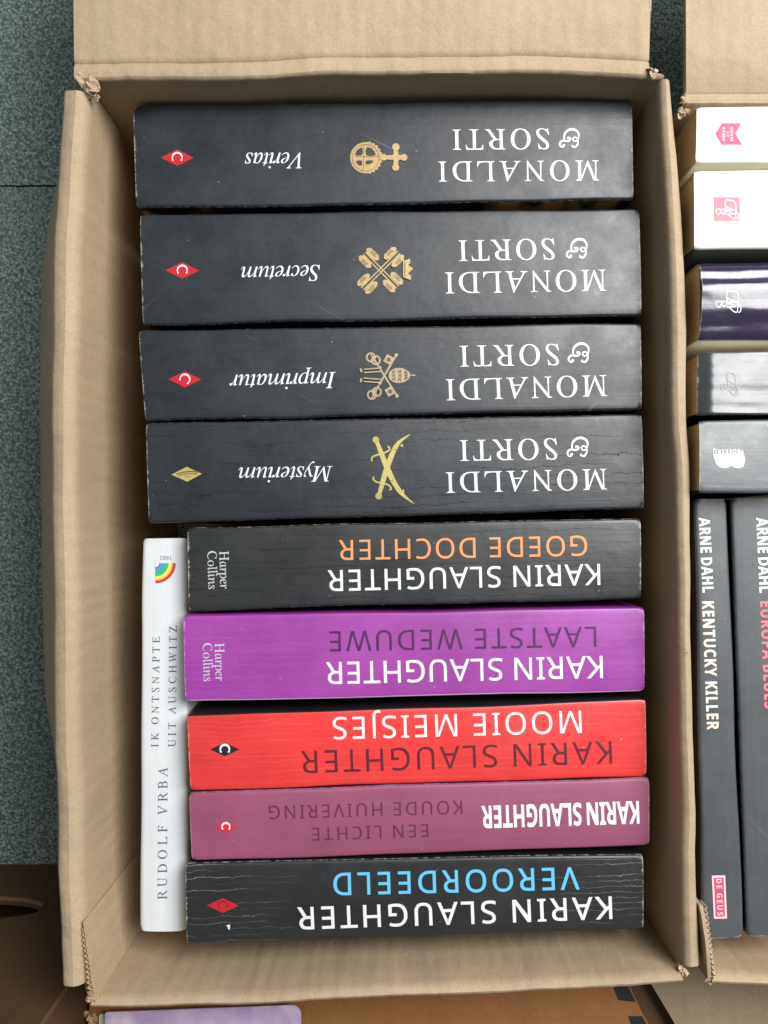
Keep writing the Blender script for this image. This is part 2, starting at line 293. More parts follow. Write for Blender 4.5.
  'e': (62, '19,-1 11,0 3,4 -3,12 -7,21 -8,28 -8,36 -7,43 -4,50 -1,56 4,61 13,66 23,68 28,67 33,65 37,62 39,57 40,51 38,46 33,41 22,35 4,31 5,25 6,21 10,12 16,7 24,5 31,7 37,11 43,17 45,15 40,8 35,3 28,0/4,34 16,37 24,43 28,50 27,58 25,63 20,64 16,63 12,60 9,56 6,49 5,42'),
  'r': (48, '-3,0 -3,45 -4,56 -5,58 -7,60 -15,61 -15,64 -6,65 0,67 6,68 7,68 8,66 8,39 14,55 19,65 25,68 28,68 30,66 32,64 34,61 34,57 33,54 31,52 28,52 26,52 23,53 21,55 20,58 15,49 12,39 10,28 9,15 9,0'),
  'p': (73, '-11,-32 -11,-29 -6,-29 -3,-27 -1,-24 -1,-19 -3,51 -3,54 -3,56 -4,59 -6,60 -14,61 -14,64 -5,65 1,66 7,68 8,68 9,67 9,64 9,54 14,62 21,66 29,68 37,67 43,63 49,57 52,49 54,40 54,31 52,23 48,15 43,8 37,3 30,0 22,-2 16,-1 10,1 11,-17 12,-24 13,-27 16,-28 19,-29 25,-30 25,-32/21,2 27,3 32,6 35,11 38,18 40,25 41,33 41,41 39,49 37,54 34,58 30,61 25,62 19,60 14,54 10,46 10,35 10,14 11,11 11,9 13,5 16,3'),
  'o': (75, '23,-2 13,0 4,5 -3,12 -7,22 -9,30 -8,38 -6,46 -2,53 3,59 9,64 16,67 24,68 34,66 43,62 50,54 55,44 56,37 56,30 54,22 51,16 47,10 42,5 33,0/24,2 29,4 34,7 37,12 40,18 42,26 43,33 42,41 41,49 37,57 31,63 24,64 17,63 12,58 8,50 5,39 5,28 7,18 10,11 13,6 18,3'),
  'l': (37, '7,-2 4,-1 1,0 -1,3 -2,6 -3,12 -3,21 -4,89 -5,93 -6,96 -8,98 -11,98 -16,99 -16,101 -7,103 -1,104 5,105 7,104 7,103 7,100 8,18 9,11 10,8 12,7 17,10 21,18 24,15 20,8 16,3 11,-1'),
  'i': (38, '2,85 -1,85 -4,87 -6,89 -7,92 -8,95 -7,97 -5,99 -2,100 1,99 4,97 6,95 7,92 8,89 7,87 5,85/8,-2 3,-1 0,2 -2,6 -3,11 -3,18 -3,52 -3,55 -3,57 -5,59 -7,61 -10,62 -14,62 -14,64 -5,66 2,67 7,68 8,68 9,66 9,65 9,64 9,17 9,11 11,8 13,7 18,10 23,18 25,16 20,6 14,0'),
  'n': (78, '48,-2 45,-1 43,0 40,3 39,6 38,14 38,30 37,46 37,55 35,58 31,59 29,58 26,57 20,50 15,41 11,30 9,18 9,0 -3,0 -2,48 -3,57 -4,59 -6,60 -9,61 -13,61 -14,61 -14,64 -4,65 2,67 9,68 10,66 9,38 16,51 23,60 30,66 37,68 42,67 46,64 48,60 49,54 49,48 49,19 49,14 50,11 51,8 54,7 58,10 61,20 64,18 60,7 55,0'),
  's': (53, '17,-2 12,-1 7,0 1,1 -1,1 -2,-1 -5,-1 -8,23 -6,23 -2,14 3,7 9,3 15,2 19,3 22,6 23,10 23,15 20,20 15,26 9,32 3,38 -3,44 -5,48 -6,51 -7,58 -5,63 0,67 7,68 12,68 17,67 23,65 25,66 26,68 28,68 31,46 29,46 24,56 17,62 10,64 6,64 4,62 3,59 3,56 6,51 12,45 18,39 24,33 30,26 32,23 33,19 34,14 33,9 31,4 28,1 23,-1'),
 },
 'italic': {
  'V': (94, '17,-2 21,85 20,91 18,94 15,96 10,97 8,97 9,100 49,100 48,97 47,97 41,97 37,95 36,90 35,83 32,21 83,81 88,88 90,92 89,95 87,96 84,97 80,97 80,100 111,100 110,97 106,96 102,93 92,83 20,-2'),
  'e': (62, '19,-1 11,0 4,4 0,12 -1,21 0,28 2,36 5,43 10,50 15,56 22,61 32,66 42,68 48,67 52,65 55,62 55,57 54,51 51,46 45,41 32,35 13,31 12,25 12,21 14,12 18,7 26,5 33,7 40,11 48,17 50,15 43,8 35,3 28,0/14,34 27,37 36,43 42,50 44,58 43,63 39,64 34,63 29,60 25,56 20,49 17,42'),
  'r': (48, '-3,0 10,45 12,56 12,58 10,60 3,61 3,64 13,65 19,67 25,68 27,68 27,66 19,39 30,55 38,65 45,68 47,68 49,66 51,64 51,61 50,57 49,54 46,52 43,52 41,52 39,53 37,55 37,58 30,49 23,39 18,28 13,15 9,0'),
  'i': (38, '26,85 24,85 21,87 19,89 19,92 19,95 21,97 24,99 26,100 29,99 32,97 33,95 34,92 33,89 32,87 29,85/7,-2 3,-1 1,2 0,6 1,11 2,18 12,52 12,55 13,57 12,59 11,61 8,62 4,62 4,64 14,66 21,67 27,68 28,68 28,66 28,65 28,64 14,17 12,11 13,8 15,7 21,10 28,18 30,16 22,6 14,0'),
  't': (40, '7,-2 3,-1 1,2 0,6 1,9 1,13 14,61 4,61 5,64 13,67 22,74 29,84 33,84 27,65 39,65 38,61 26,61 14,17 13,10 14,7 15,7 20,9 27,17 29,15 21,6 14,0'),
  'a': (74, '11,-2 6,-1 2,2 -1,7 -1,14 0,26 4,38 11,49 19,59 29,66 39,68 45,67 48,65 50,60 52,66 63,66 50,19 48,10 48,8 50,8 54,10 61,17 63,15 55,6 48,0 42,-2 38,0 36,5 37,12 41,25 33,13 26,5 18,0/18,7 21,8 25,10 29,14 33,19 40,30 43,37 45,43 47,50 47,55 46,60 44,63 40,64 33,63 27,57 21,49 16,38 13,26 11,16 12,11 14,8'),
  's': (53, '17,-2 11,-1 7,0 1,1 -1,1 -2,-1 -5,-1 -2,23 1,23 2,14 5,7 10,3 15,2 20,3 24,6 26,10 27,15 26,20 22,26 18,32 14,38 10,44 9,48 9,51 10,58 14,63 19,67 26,68 32,68 36,67 42,65 44,66 45,68 47,68 45,46 42,46 40,56 35,62 28,64 25,64 22,62 20,59 20,56 21,51 25,45 29,39 33,33 37,26 38,23 39,19 38,14 36,9 32,4 28,1 23,-1'),
  'S': (79, '33,-2 23,-1 12,2 11,3 9,3 5,2 3,-2 1,-2 5,31 8,32 10,19 15,10 22,4 31,2 37,3 41,5 45,8 48,12 50,17 51,23 50,26 49,30 45,37 39,43 33,50 26,57 22,64 20,70 19,76 20,83 23,89 27,95 33,99 40,101 48,102 54,102 60,100 65,99 67,98 71,99 73,102 76,102 71,72 69,72 67,83 64,91 58,96 50,98 43,96 38,93 34,88 33,81 34,77 36,72 39,67 43,63 50,56 57,48 63,39 65,27 64,19 61,12 56,6 49,2 42,-1'),
  'c': (64, '21,-2 12,0 6,5 1,13 0,23 1,31 3,38 6,45 10,51 16,57 22,62 32,66 43,68 49,67 54,65 56,62 57,57 57,54 55,51 53,50 50,49 45,51 44,55 45,58 46,60 47,61 47,62 46,64 42,64 35,63 28,58 22,51 17,42 14,32 13,23 14,16 16,10 21,6 26,5 34,6 41,11 49,18 51,15 41,6 31,0'),
  'u': (78, '10,-2 6,-1 3,1 1,4 1,8 2,15 4,25 11,49 12,53 12,57 12,59 10,61 7,62 3,62 3,64 13,66 19,67 26,68 27,68 27,67 27,65 27,64 15,23 13,16 13,12 14,8 17,7 21,8 27,12 32,17 38,25 44,34 49,44 53,55 56,66 67,66 55,20 53,10 54,8 56,7 61,10 68,18 70,16 63,6 55,0 48,-2 44,-1 41,2 41,6 41,11 43,17 47,33 37,18 27,7 18,0'),
  'm': (118, '88,-2 84,-1 82,2 81,7 81,11 83,17 91,47 93,55 92,58 88,59 85,58 80,55 75,51 70,45 65,38 60,29 54,15 49,0 38,0 51,44 52,50 53,55 52,58 49,59 46,58 42,57 38,54 33,49 29,44 24,38 19,28 14,15 9,0 -3,0 11,46 12,52 13,57 13,59 11,61 8,61 4,62 4,64 14,65 20,67 24,68 26,68 28,68 28,66 28,65 27,64 20,38 33,55 46,65 57,68 61,67 64,64 65,60 64,52 61,40 74,55 86,65 97,68 101,67 104,64 105,59 105,54 103,48 94,14 93,12 93,11 94,8 96,8 98,8 101,10 104,14 107,19 109,16 102,6 95,0'),
  'I': (53, '-7,0 -6,3 -5,3 -1,3 2,4 5,5 7,8 10,16 28,83 29,90 28,93 26,95 23,97 18,97 19,100 59,100 59,97 57,97 52,96 48,94 45,91 43,84 25,17 24,10 24,7 26,5 30,3 35,3 34,0'),
  'p': (73, '-21,-32 -20,-29 -14,-29 -10,-27 -8,-24 -6,-19 12,51 12,54 13,56 12,59 11,60 3,61 4,64 13,65 20,66 27,68 28,68 28,67 28,64 24,54 32,62 40,66 49,68 56,67 61,63 65,57 66,49 65,40 62,31 58,23 52,15 46,8 38,3 30,0 22,-2 15,-1 11,1 6,-17 5,-24 6,-27 8,-28 11,-29 16,-30 16,-32/22,2 28,3 33,6 39,11 43,18 48,25 51,33 53,41 53,49 53,54 51,58 47,61 43,62 36,60 29,54 24,46 20,35 14,14 14,11 13,9 14,5 17,3'),
  'M': (127, '-8,0 -7,3 -3,3 1,4 3,5 5,8 9,16 27,83 29,90 28,93 26,95 23,97 18,97 19,100 46,100 56,23 107,100 134,100 133,97 132,97 127,96 123,94 120,91 118,84 100,17 99,13 99,10 99,7 101,5 105,3 110,3 109,0 69,0 70,2 74,3 77,4 80,6 82,8 84,12 85,18 103,84 47,0 45,0 34,85 16,22 15,15 14,10 15,7 17,5 20,3 25,3 25,0'),
  'y': (58, '-9,-33 -12,-33 -15,-31 -16,-29 -17,-27 -16,-25 -15,-23 -13,-22 -10,-21 -8,-21 -7,-22 -4,-23 -2,-23 2,-21 7,-15 17,-1 10,38 8,46 6,52 5,57 2,59 -1,61 -5,62 -5,64 2,65 7,67 13,68 16,65 18,55 22,38 26,12 37,30 43,40 46,46 47,50 46,54 43,56 41,58 40,59 40,62 40,64 41,66 43,68 46,68 49,67 52,65 53,63 54,59 51,48 45,34 38,22 29,8 19,-7 8,-20 3,-25 -1,-29 -6,-32'),
 },
 'sans': {
  'K': (87, '14,0 14,100 26,100 26,51 35,60 43,70 70,100 85,100 46,56 87,0 72,0 36,48 26,39 26,0'),
  'A': (89, '0,0 39,100 50,100 89,0 76,0 64,31 25,31 13,0/29,42 61,42 49,72 48,76 46,83 45,87 42,79 40,72'),
  'R': (87, '14,0 14,100 41,100 53,99 62,97 69,93 74,87 77,80 78,72 77,64 75,58 71,53 67,50 62,47 58,45 85,0 70,0 46,41 26,41 26,0/26,52 41,52 52,53 59,57 63,63 65,71 63,79 59,85 51,88 40,89 26,89'),
  'I': (47, '6,0 6,7 17,10 17,90 6,93 6,100 42,100 42,93 30,90 30,10 42,7 42,0'),
  'N': (106, '14,0 14,100 28,100 82,17 82,24 81,34 81,44 81,100 93,100 93,0 78,0 25,83 24,83 25,71 25,56 25,0'),
  'S': (77, '35,-1 27,-1 19,0 12,1 7,3 7,15 20,11 27,10 35,10 45,11 52,14 56,19 58,26 57,30 56,34 53,37 48,40 42,43 34,46 23,51 15,58 10,66 8,76 9,83 12,90 17,95 24,98 31,101 40,101 48,101 55,100 62,98 68,96 64,85 53,89 47,90 40,90 32,89 26,86 22,82 21,76 22,71 23,67 26,64 30,61 36,59 43,56 51,52 58,49 63,45 67,40 70,34 70,27 69,19 66,12 61,6 49,0'),
  'L': (73, '14,0 14,100 26,100 26,11 70,11 70,0'),
  'U': (102, '51,-1 39,0 30,3 22,9 17,16 14,25 13,36 13,100 25,100 25,35 27,24 32,16 40,11 51,10 60,10 66,13 71,17 76,25 77,35 77,100 90,100 90,35 89,25 85,17 80,9 73,3 63,0'),
  'G': (102, '56,-1 42,0 30,5 21,12 14,23 10,35 9,50 10,65 15,77 22,87 32,95 45,100 60,101 69,101 76,100 83,98 90,96 85,85 73,89 67,90 60,90 49,89 39,86 32,80 26,71 23,62 22,50 23,39 26,29 31,21 38,15 47,11 59,10 71,10 79,12 79,42 57,42 57,53 92,53 92,4 83,1 75,0 66,-1'),
  'H': (104, '14,0 14,100 26,100 26,58 77,58 77,100 90,100 90,0 77,0 77,47 26,47 26,0'),
  'T': (78, '33,0 33,89 1,89 1,100 76,100 76,89 45,89 45,0'),
  'E': (78, '14,0 14,100 69,100 69,89 26,89 26,58 67,58 67,47 26,47 26,11 69,11 69,0'),
  'O': (109, '55,-1 41,0 29,5 20,13 14,23 10,36 9,50 10,65 14,77 20,87 29,95 41,100 55,102 69,100 80,95 89,87 96,77 100,65 101,50 100,36 96,23 89,13 80,5 69,0/55,10 65,11 73,14 80,20 84,29 87,38 88,50 87,62 84,72 80,80 73,86 65,89 55,90 45,89 36,86 30,80 25,72 23,62 22,50 23,38 25,29 30,20 36,14 44,11'),
  'D': (102, '14,0 14,100 44,100 59,99 71,94 80,87 88,78 92,66 94,51 92,35 88,23 80,13 69,6 57,1 41,0/26,11 40,11 54,12 66,17 74,25 79,36 80,51 79,63 76,73 71,80 63,85 54,88 43,89 26,89'),
  'C': (89, '54,-1 40,0 29,5 20,13 14,23 10,35 9,50 10,64 14,77 21,87 30,95 42,100 57,101 71,100 84,96 79,85 69,89 63,90 56,90 46,89 38,86 31,80 26,71 23,62 22,50 23,38 26,29 30,21 37,14 46,11 56,10 69,11 80,14 80,3 69,0'),
  'W': (130, '28,0 2,100 15,100 30,39 33,26 35,15 37,27 40,40 58,100 71,100 89,39 93,26 95,15 97,26 100,39 115,100 128,100 102,0 89,0 70,66 67,74 66,81 65,85 63,78 60,65 41,0'),
  'M': (127, '14,0 14,100 32,100 63,18 64,18 95,100 113,100 113,0 101,0 101,61 101,76 102,88 101,88 68,0 58,0 25,88 24,88 25,76 25,61 25,0'),
  'J': (38, '-1,-27 -6,-26 -11,-25 -11,-14 -6,-15 -1,-16 3,-15 6,-14 9,-12 11,-9 12,-5 13,1 13,100 25,100 25,2 25,-7 22,-14 18,-20 10,-25'),
  'V': (84, '36,0 0,100 13,100 36,36 39,24 42,14 45,24 48,36 71,100 84,100 48,0'),
  'F': (73, '14,0 14,100 69,100 69,89 26,89 26,54 67,54 67,42 26,42 26,0'),
  'B': (91, '14,0 14,100 42,100 59,99 71,94 76,90 79,83 80,75 79,67 75,61 69,56 61,53 61,52 67,51 72,49 77,46 81,41 83,36 83,28 82,20 79,13 74,7 67,3 59,1 49,0/26,57 45,57 56,58 62,62 66,67 67,74 66,81 61,86 54,88 43,89 26,89/26,11 46,11 58,12 65,16 69,22 70,29 69,37 65,42 57,46 45,47 26,47'),
  'P': (85, '14,0 14,100 40,100 52,99 61,97 69,92 74,86 77,79 78,71 77,63 74,55 69,49 61,43 51,40 38,39 26,39 26,0/26,50 36,50 49,51 58,54 61,58 64,63 65,70 63,78 58,84 50,88 39,89 26,89'),
  '1': (80, '38,0 38,70 38,80 38,87 34,83 30,79 19,71 12,79 39,100 50,100 50,0'),
  '2': (80, '7,0 7,10 33,37 46,50 50,56 54,62 55,68 56,74 55,81 51,87 46,90 39,91 32,90 26,88 20,85 14,81 8,90 14,94 21,98 29,101 39,101 51,100 61,94 65,89 68,83 69,75 68,67 66,60 62,53 57,47 43,32 22,12 22,11 73,11 73,0'),
  '3': (80, '34,-1 26,-1 19,0 13,1 6,4 6,16 13,13 20,11 27,9 34,9 45,10 53,14 58,20 59,29 57,37 52,42 43,45 31,46 22,46 22,57 31,57 42,58 50,62 55,68 56,76 55,82 52,87 46,90 38,91 31,90 24,89 13,83 7,91 13,95 20,98 29,101 38,101 48,101 55,98 61,94 67,86 69,77 68,68 63,61 57,56 48,53 48,52 59,50 66,45 71,37 72,28 71,20 68,13 63,7 56,2 46,0'),
  '4': (80, '51,0 51,23 3,23 3,33 50,101 63,101 63,34 77,34 77,23 63,23 63,0/15,34 51,34 51,65 51,78 52,87 51,87 48,82 45,76'),
  '5': (80, '35,-1 27,-1 20,0 14,2 9,4 9,16 14,13 21,11 28,10 35,9 45,10 53,14 58,21 60,31 58,39 54,46 46,50 34,51 25,50 17,49 11,53 15,100 65,100 65,89 25,89 23,60 30,61 39,61 48,60 56,58 63,54 68,48 71,41 72,32 71,22 68,14 62,7 55,3 46,0'),
  '6': (80, '42,-1 33,0 25,3 18,9 12,18 9,29 8,43 8,53 10,64 12,74 16,83 22,90 30,96 41,100 54,101 60,101 66,100 66,90 60,91 54,91 45,91 38,88 32,84 28,79 24,73 22,66 21,59 20,51 21,51 25,55 30,59 36,62 45,63 53,62 60,59 66,55 70,49 73,41 74,32 73,23 70,14 65,8 59,3 51,0/42,9 50,10 56,15 60,22 61,32 60,41 57,47 50,52 42,53 36,52 31,50 26,47 23,43 21,39 20,35 21,29 23,23 26,17 30,13 35,10'),
  '7': (80, '19,0 60,89 6,89 6,100 73,100 73,90 33,0'),
  '8': (80, '40,-1 26,0 16,6 11,11 8,18 7,25 8,32 10,37 13,42 17,46 22,49 28,52 21,57 15,62 11,69 10,78 11,85 14,91 19,95 25,99 32,101 40,101 52,100 61,95 66,91 69,85 70,77 69,72 67,67 64,63 60,59 51,53 57,50 62,46 67,42 70,38 72,32 73,26 72,18 69,11 64,6 54,0/40,58 47,61 53,65 56,70 58,77 56,83 53,88 47,91 40,91 33,91 27,88 23,83 22,77 23,72 25,68 27,65 31,62/40,8 49,10 56,13 60,19 61,26 60,32 55,38 49,42 40,46 38,47 30,43 24,38 20,32 19,25 20,19 24,13 31,10'),
  '9': (80, '27,-1 20,-1 14,0 14,11 20,9 27,9 36,9 43,12 49,16 53,21 56,27 58,34 60,41 60,49 56,45 51,41 44,38 36,37 28,38 21,41 15,45 11,51 8,59 7,68 8,77 11,86 16,92 22,97 30,100 39,101 48,100 56,97 63,91 68,82 72,71 73,57 72,47 71,36 68,26 64,17 58,10 50,4 40,0/38,47 45,48 50,50 54,53 58,57 60,61 60,65 60,71 58,77 55,83 51,87 45,90 39,91 31,90 25,85 21,78 19,68 20,59 24,53 30,48'),
  '0': (80, '40,-1 30,0 21,5 15,12 10,23 8,35 7,50 8,65 10,78 14,88 21,95 29,100 40,102 50,100 59,96 65,88 70,78 72,65 73,50 72,35 70,22 66,12 59,5 51,0/40,9 47,10 52,14 56,19 60,32 61,50 60,68 56,81 52,86 47,90 40,91 33,90 28,86 24,81 20,68 19,50 20,32 24,19 28,14 33,10'),
 },
 'bold': {
  'K': (93, '13,0 13,100 34,100 34,54 38,60 42,66 69,100 93,100 58,56 93,0 69,0 43,42 34,36 34,0'),
  'A': (97, '0,0 35,100 61,100 97,0 74,0 67,24 30,24 23,0/35,42 61,42 54,65 52,71 50,78 48,85 46,78 44,70 43,65'),
  'R': (92, '13,0 13,100 42,100 54,99 64,97 72,93 77,87 81,79 82,70 81,64 79,58 76,53 72,49 68,46 63,44 92,0 69,0 45,38 34,38 34,0/34,56 41,56 50,56 56,59 59,63 60,69 59,76 55,80 49,82 40,83 34,83'),
  'I': (54, '4,0 4,12 17,18 17,82 4,88 4,100 50,100 50,88 38,82 38,18 50,12 50,0'),
  'N': (114, '13,0 13,100 39,100 83,25 82,39 82,53 82,100 101,100 101,0 74,0 31,76 30,76 31,61 32,47 32,0'),
  'S': (77, '35,-1 20,0 6,5 6,24 21,19 29,17 36,16 43,17 48,19 50,23 51,27 49,32 45,36 39,39 31,43 24,47 16,53 13,57 10,61 8,67 8,73 9,81 12,88 17,94 23,98 32,101 41,101 49,101 56,100 64,97 71,94 64,78 52,82 46,83 41,84 35,83 32,81 29,78 28,74 29,69 33,65 39,62 47,58 54,54 60,50 65,46 69,41 71,35 72,28 71,19 67,12 62,7 55,2 46,-1'),
  'L': (79, '13,0 13,100 34,100 34,18 74,18 74,0'),
  'U': (106, '53,-1 40,0 30,3 22,9 17,16 13,25 12,36 12,100 33,100 33,39 34,28 38,21 44,18 53,16 62,18 68,22 72,29 73,39 73,100 94,100 94,35 93,25 89,17 84,9 76,3 65,0'),
  'G': (101, '55,-1 41,0 29,4 20,12 13,22 9,35 8,50 10,65 14,77 22,87 32,95 45,100 60,101 68,101 76,100 83,98 90,95 83,78 78,80 73,82 67,83 60,84 52,83 44,80 38,74 34,68 31,59 30,50 31,40 33,32 36,26 41,21 48,17 56,16 64,17 69,18 69,39 51,39 51,56 90,56 90,4 82,2 74,0 65,-1'),
  'H': (107, '13,0 13,100 34,100 34,61 73,61 73,100 95,100 95,0 73,0 73,43 34,43 34,0'),
  'T': (81, '30,0 30,82 3,82 3,100 78,100 78,82 51,82 51,0'),
  'E': (78, '13,0 13,100 70,100 70,83 34,83 34,61 68,61 68,43 34,43 34,18 70,18 70,0'),
  'D': (104, '13,0 13,100 44,100 59,99 71,94 81,87 89,78 94,66 96,51 94,35 89,23 81,13 70,6 57,1 41,0/34,18 43,18 60,21 70,32 74,50 73,61 70,69 66,75 61,79 54,82 45,83 34,83'),
  'C': (89, '53,-1 39,0 28,5 19,13 13,23 9,35 8,50 9,64 14,77 20,87 29,95 41,100 55,101 62,101 70,100 77,97 84,94 77,77 66,82 61,83 55,84 48,83 41,80 36,75 32,64 30,50 31,36 36,25 41,20 47,17 55,16 61,17 67,18 81,22 81,4 74,1 68,0 61,-1'),
  'Y': (87, '33,0 33,38 0,100 23,100 44,59 65,100 87,100 54,39 54,0'),
  'O': (111, '56,-1 41,0 29,5 20,13 13,23 9,36 8,50 9,65 13,77 20,88 29,95 41,100 56,102 71,100 83,95 92,87 98,77 102,65 103,50 102,36 98,23 92,13 83,5 71,0/56,16 64,17 70,20 75,25 80,36 81,50 80,64 75,75 70,80 64,83 56,84 48,83 41,80 36,75 32,64 30,50 32,36 36,25 41,20 48,17'),
  'P': (88, '13,0 13,100 45,100 56,99 66,96 73,92 78,85 81,78 82,69 81,60 78,52 73,46 66,40 56,37 43,36 34,36 34,0/34,53 41,53 49,54 55,57 59,61 60,68 58,76 53,81 43,83 34,83'),
  'B': (94, '13,0 13,100 44,100 61,99 74,94 80,90 83,83 84,75 83,67 80,60 75,55 69,53 69,52 74,51 78,49 82,46 84,42 86,36 87,29 86,21 82,13 77,8 70,3 61,1 50,0/34,60 46,60 54,61 59,63 62,67 62,72 61,77 58,80 53,82 45,83 34,83/34,18 48,18 56,18 61,21 64,26 65,31 64,36 61,40 55,43 47,44 34,44'),
  'J': (46, '2,-29 -5,-29 -10,-28 -10,-10 -6,-11 0,-12 3,-11 6,-10 9,-8 11,-5 12,0 13,6 13,100 34,100 34,6 33,-5 30,-14 25,-21 19,-26 11,-29'),
  'F': (77, '13,0 13,100 70,100 70,83 33,83 33,57 67,57 67,39 33,39 33,0'),
 },
}

def glyph_polys(style, ch):
    a, s = GLYPHS[style][ch]
    if (style, ch) == ('serif', 'p'):
        a, q = GLYPHS['italic']['p']
        return a / 100, [[(int(p.split(',')[0]) / 100 - .25 * int(p.split(',')[1]) / 100, int(p.split(',')[1]) / 100) for p in poly.split(' ')] for poly in q.split('/')]
    return a / 100, [[tuple(int(q) / 100 for q in p.split(',')) for p in poly.split(' ')] for poly in s.split('/')]
INK_DZ = 0.00012
GCACHE = {}
BVH = {}
def on_paper(mb, root, z):
    tree = BVH.get(root.name)
    if not tree: return
    for v in mb.v:
        hit = tree.ray_cast(Vector((v.x, v.y, 1)), Vector((0, 0, -1)))[0]
        if hit and hit.z > z - .006: v.z = hit.z + (v.z - z)
def glyph_mesh(style, ch, bold):
    if (style, ch, bold) not in GCACHE:
        cu = bpy.data.curves.new('glyph', 'CURVE'); cu.dimensions = '2D'; cu.fill_mode = 'BOTH'; cu.offset = bold
        for p in glyph_polys(style, ch)[1]:
            spn = cu.splines.new('POLY'); spn.points.add(len(p) - 1); spn.use_cyclic_u = True
            for q, (gx, gy) in zip(spn.points, p): q.co = (gx, gy, 0, 1)
        tmp = bpy.data.objects.new('tmp', cu); col.objects.link(tmp)
        dg = bpy.context.evaluated_depsgraph_get(); dg.update()
        me = bpy.data.meshes.new_from_object(tmp.evaluated_get(dg))
        GCACHE[style, ch, bold] = ([(v.co.x, v.co.y) for v in me.vertices], [tuple(p.vertices) for p in me.polygons])
        bpy.data.objects.remove(tmp); bpy.data.curves.remove(cu); bpy.data.meshes.remove(me)
    return GCACHE[style, ch, bold]
def lettering(name, text, style, start, end, cap, z, mat, root, squeeze=None, bold=0.0, up_z=INK_DZ):
    """one printed line: start / end of its baseline and its cap height as seen in the photo"""
    S, E = at(*start, z), at(*end, z)
    u = (E - S); Lw = u.length; u.normalize(); up = Vector((-u.y, u.x, 0))
    h = cap * (CAM_Z - z) / FPX
    adv = []
    for i, ch in enumerate(text):
        if ch == ' ': adv.append(.30); continue
        a, ps = glyph_polys(style, ch)
        adv.append(a)
    last = text[-1]; a, ps = glyph_polys(style, last)
    lastw = max(x for p in ps for x, y in p)
    x0 = min(x for p in glyph_polys(style, text[0])[1] for x, y in p)
    nat = sum(adv[:-1]) + lastw - x0
    sx = squeeze or 1.0
    tr = (Lw / h - nat * sx) / max(1, len(text) - 1)
    if squeeze is None and tr < -.02: sx = (Lw / h + .02 * (len(text) - 1)) / nat; tr = -.02
    mb = MB(); x = -x0 * sx
    for k, (ch, ad) in enumerate(zip(text, adv)):
        if ch != ' ':
            V, F = glyph_mesh(style, ch, bold); I = []
            for gx, gy in V: I.append(mb.vert(S + u * ((x + gx * sx) * h) + up * (gy * h) + Vector((0, 0, up_z + 8e-6 * (k % 2)))))
            for f in F: mb.face([I[q] for q in f])
        x += ad * sx + tr
    on_paper(mb, root, z)
    o = mb.build(name, mat, root, fix=False)
    for p in o.data.polygons:
        if p.normal.z < 0: p.flip()
    return o

def smooth(pts, k=5, closed=False):
    n = len(pts); out = []
    rng = range(n) if closed else range(n - 1)
    for i in rng:
        p = [pts[(i + d) % n] if closed else pts[max(0, min(n - 1, i + d))] for d in (-1, 0, 1, 2)]
        for j in range(k):
            t = j / k
            out.append(tuple(.5 * (2 * p[1][a] + (p[2][a] - p[0][a]) * t + (2 * p[0][a] - 5 * p[1][a] + 4 * p[2][a] - p[3][a]) * t * t + (3 * p[1][a] - p[0][a] - 3 * p[2][a] + p[3][a]) * t ** 3) for a in (0, 1)))
    if not closed: out.append(tuple(pts[-1]))
    return out
def circ(cx, cy, r, n=20, a0=0, a1=360, ry=None):
    return [(cx + r * math.cos(R(a0 + (a1 - a0) * i / n)), cy + (ry or r) * math.sin(R(a0 + (a1 - a0) * i / n))) for i in range(n + (abs(a1 - a0) < 360))]
class Emblem:
    """flat printed mark traced in crop coordinates: origin, scale -> photo point -> printed face"""
    def __init__(s, org, scale, z): s.o = org; s.k = scale; s.z = z; s.mb = MB(); s.l = 0
    def P(s, p, dz): q = at(s.o[0] + p[0] / s.k, s.o[1] + p[1] / s.k, s.z); q.z += dz; return q
    def nz(s): s.l += 1; return INK_DZ + s.l * 1.2e-5
    def poly(s, pts, m=0):
        dz = s.nz(); I = [s.mb.vert(s.P(p, dz)) for p in pts]
        from mathutils.geometry import tessellate_polygon
        for t in tessellate_polygon([[Vector((p[0], p[1], 0)) for p in pts]]): s.mb.face([I[i] for i in t], m)
    def line(s, pts, wd, m=0, closed=False, caps=False, sm=True):
        if sm and len(pts) > 2: pts = smooth(pts, 5, closed)
        n = len(pts); dz = s.nz(); I = []
        for i, p in enumerate(pts):
            a = pts[(i - 1) % n] if closed else pts[max(0, i - 1)]; b = pts[(i + 1) % n] if closed else pts[min(n - 1, i + 1)]
            dx, dy = b[0] - a[0], b[1] - a[1]; d = math.hypot(dx, dy) or 1
            ww = (wd(i / (n - 1)) if callable(wd) else wd) / 2
            I.append((s.mb.vert(s.P((p[0] - dy / d * ww, p[1] + dx / d * ww), dz)), s.mb.vert(s.P((p[0] + dy / d * ww, p[1] - dx / d * ww), dz))))
        for i in range(n if closed else n - 1):
            a, b = I[i], I[(i + 1) % n]; s.mb.face((a[0], a[1], b[1], b[0]), m)
        if caps:
            for p in (pts[0], pts[-1]): s.poly(circ(p[0], p[1], (wd if not callable(wd) else wd(0)) / 2, 10), m)
    def rect(s, cx, cy, w_, h_, ang, m=0):
        c, n = math.cos(R(ang)), math.sin(R(ang))
        s.poly([(cx + a * w_ / 2 * c - b * h_ / 2 * n, cy + a * w_ / 2 * n + b * h_ / 2 * c) for a, b in ((-1, -1), (1, -1), (1, 1), (-1, 1))], m)
    def build(s, name, mats, root):
        on_paper(s.mb, root, s.z)
        o = s.mb.build(name, mats, root, fix=False)
        for p in o.data.polygons:
            if p.normal.z < 0: p.flip()
        return o

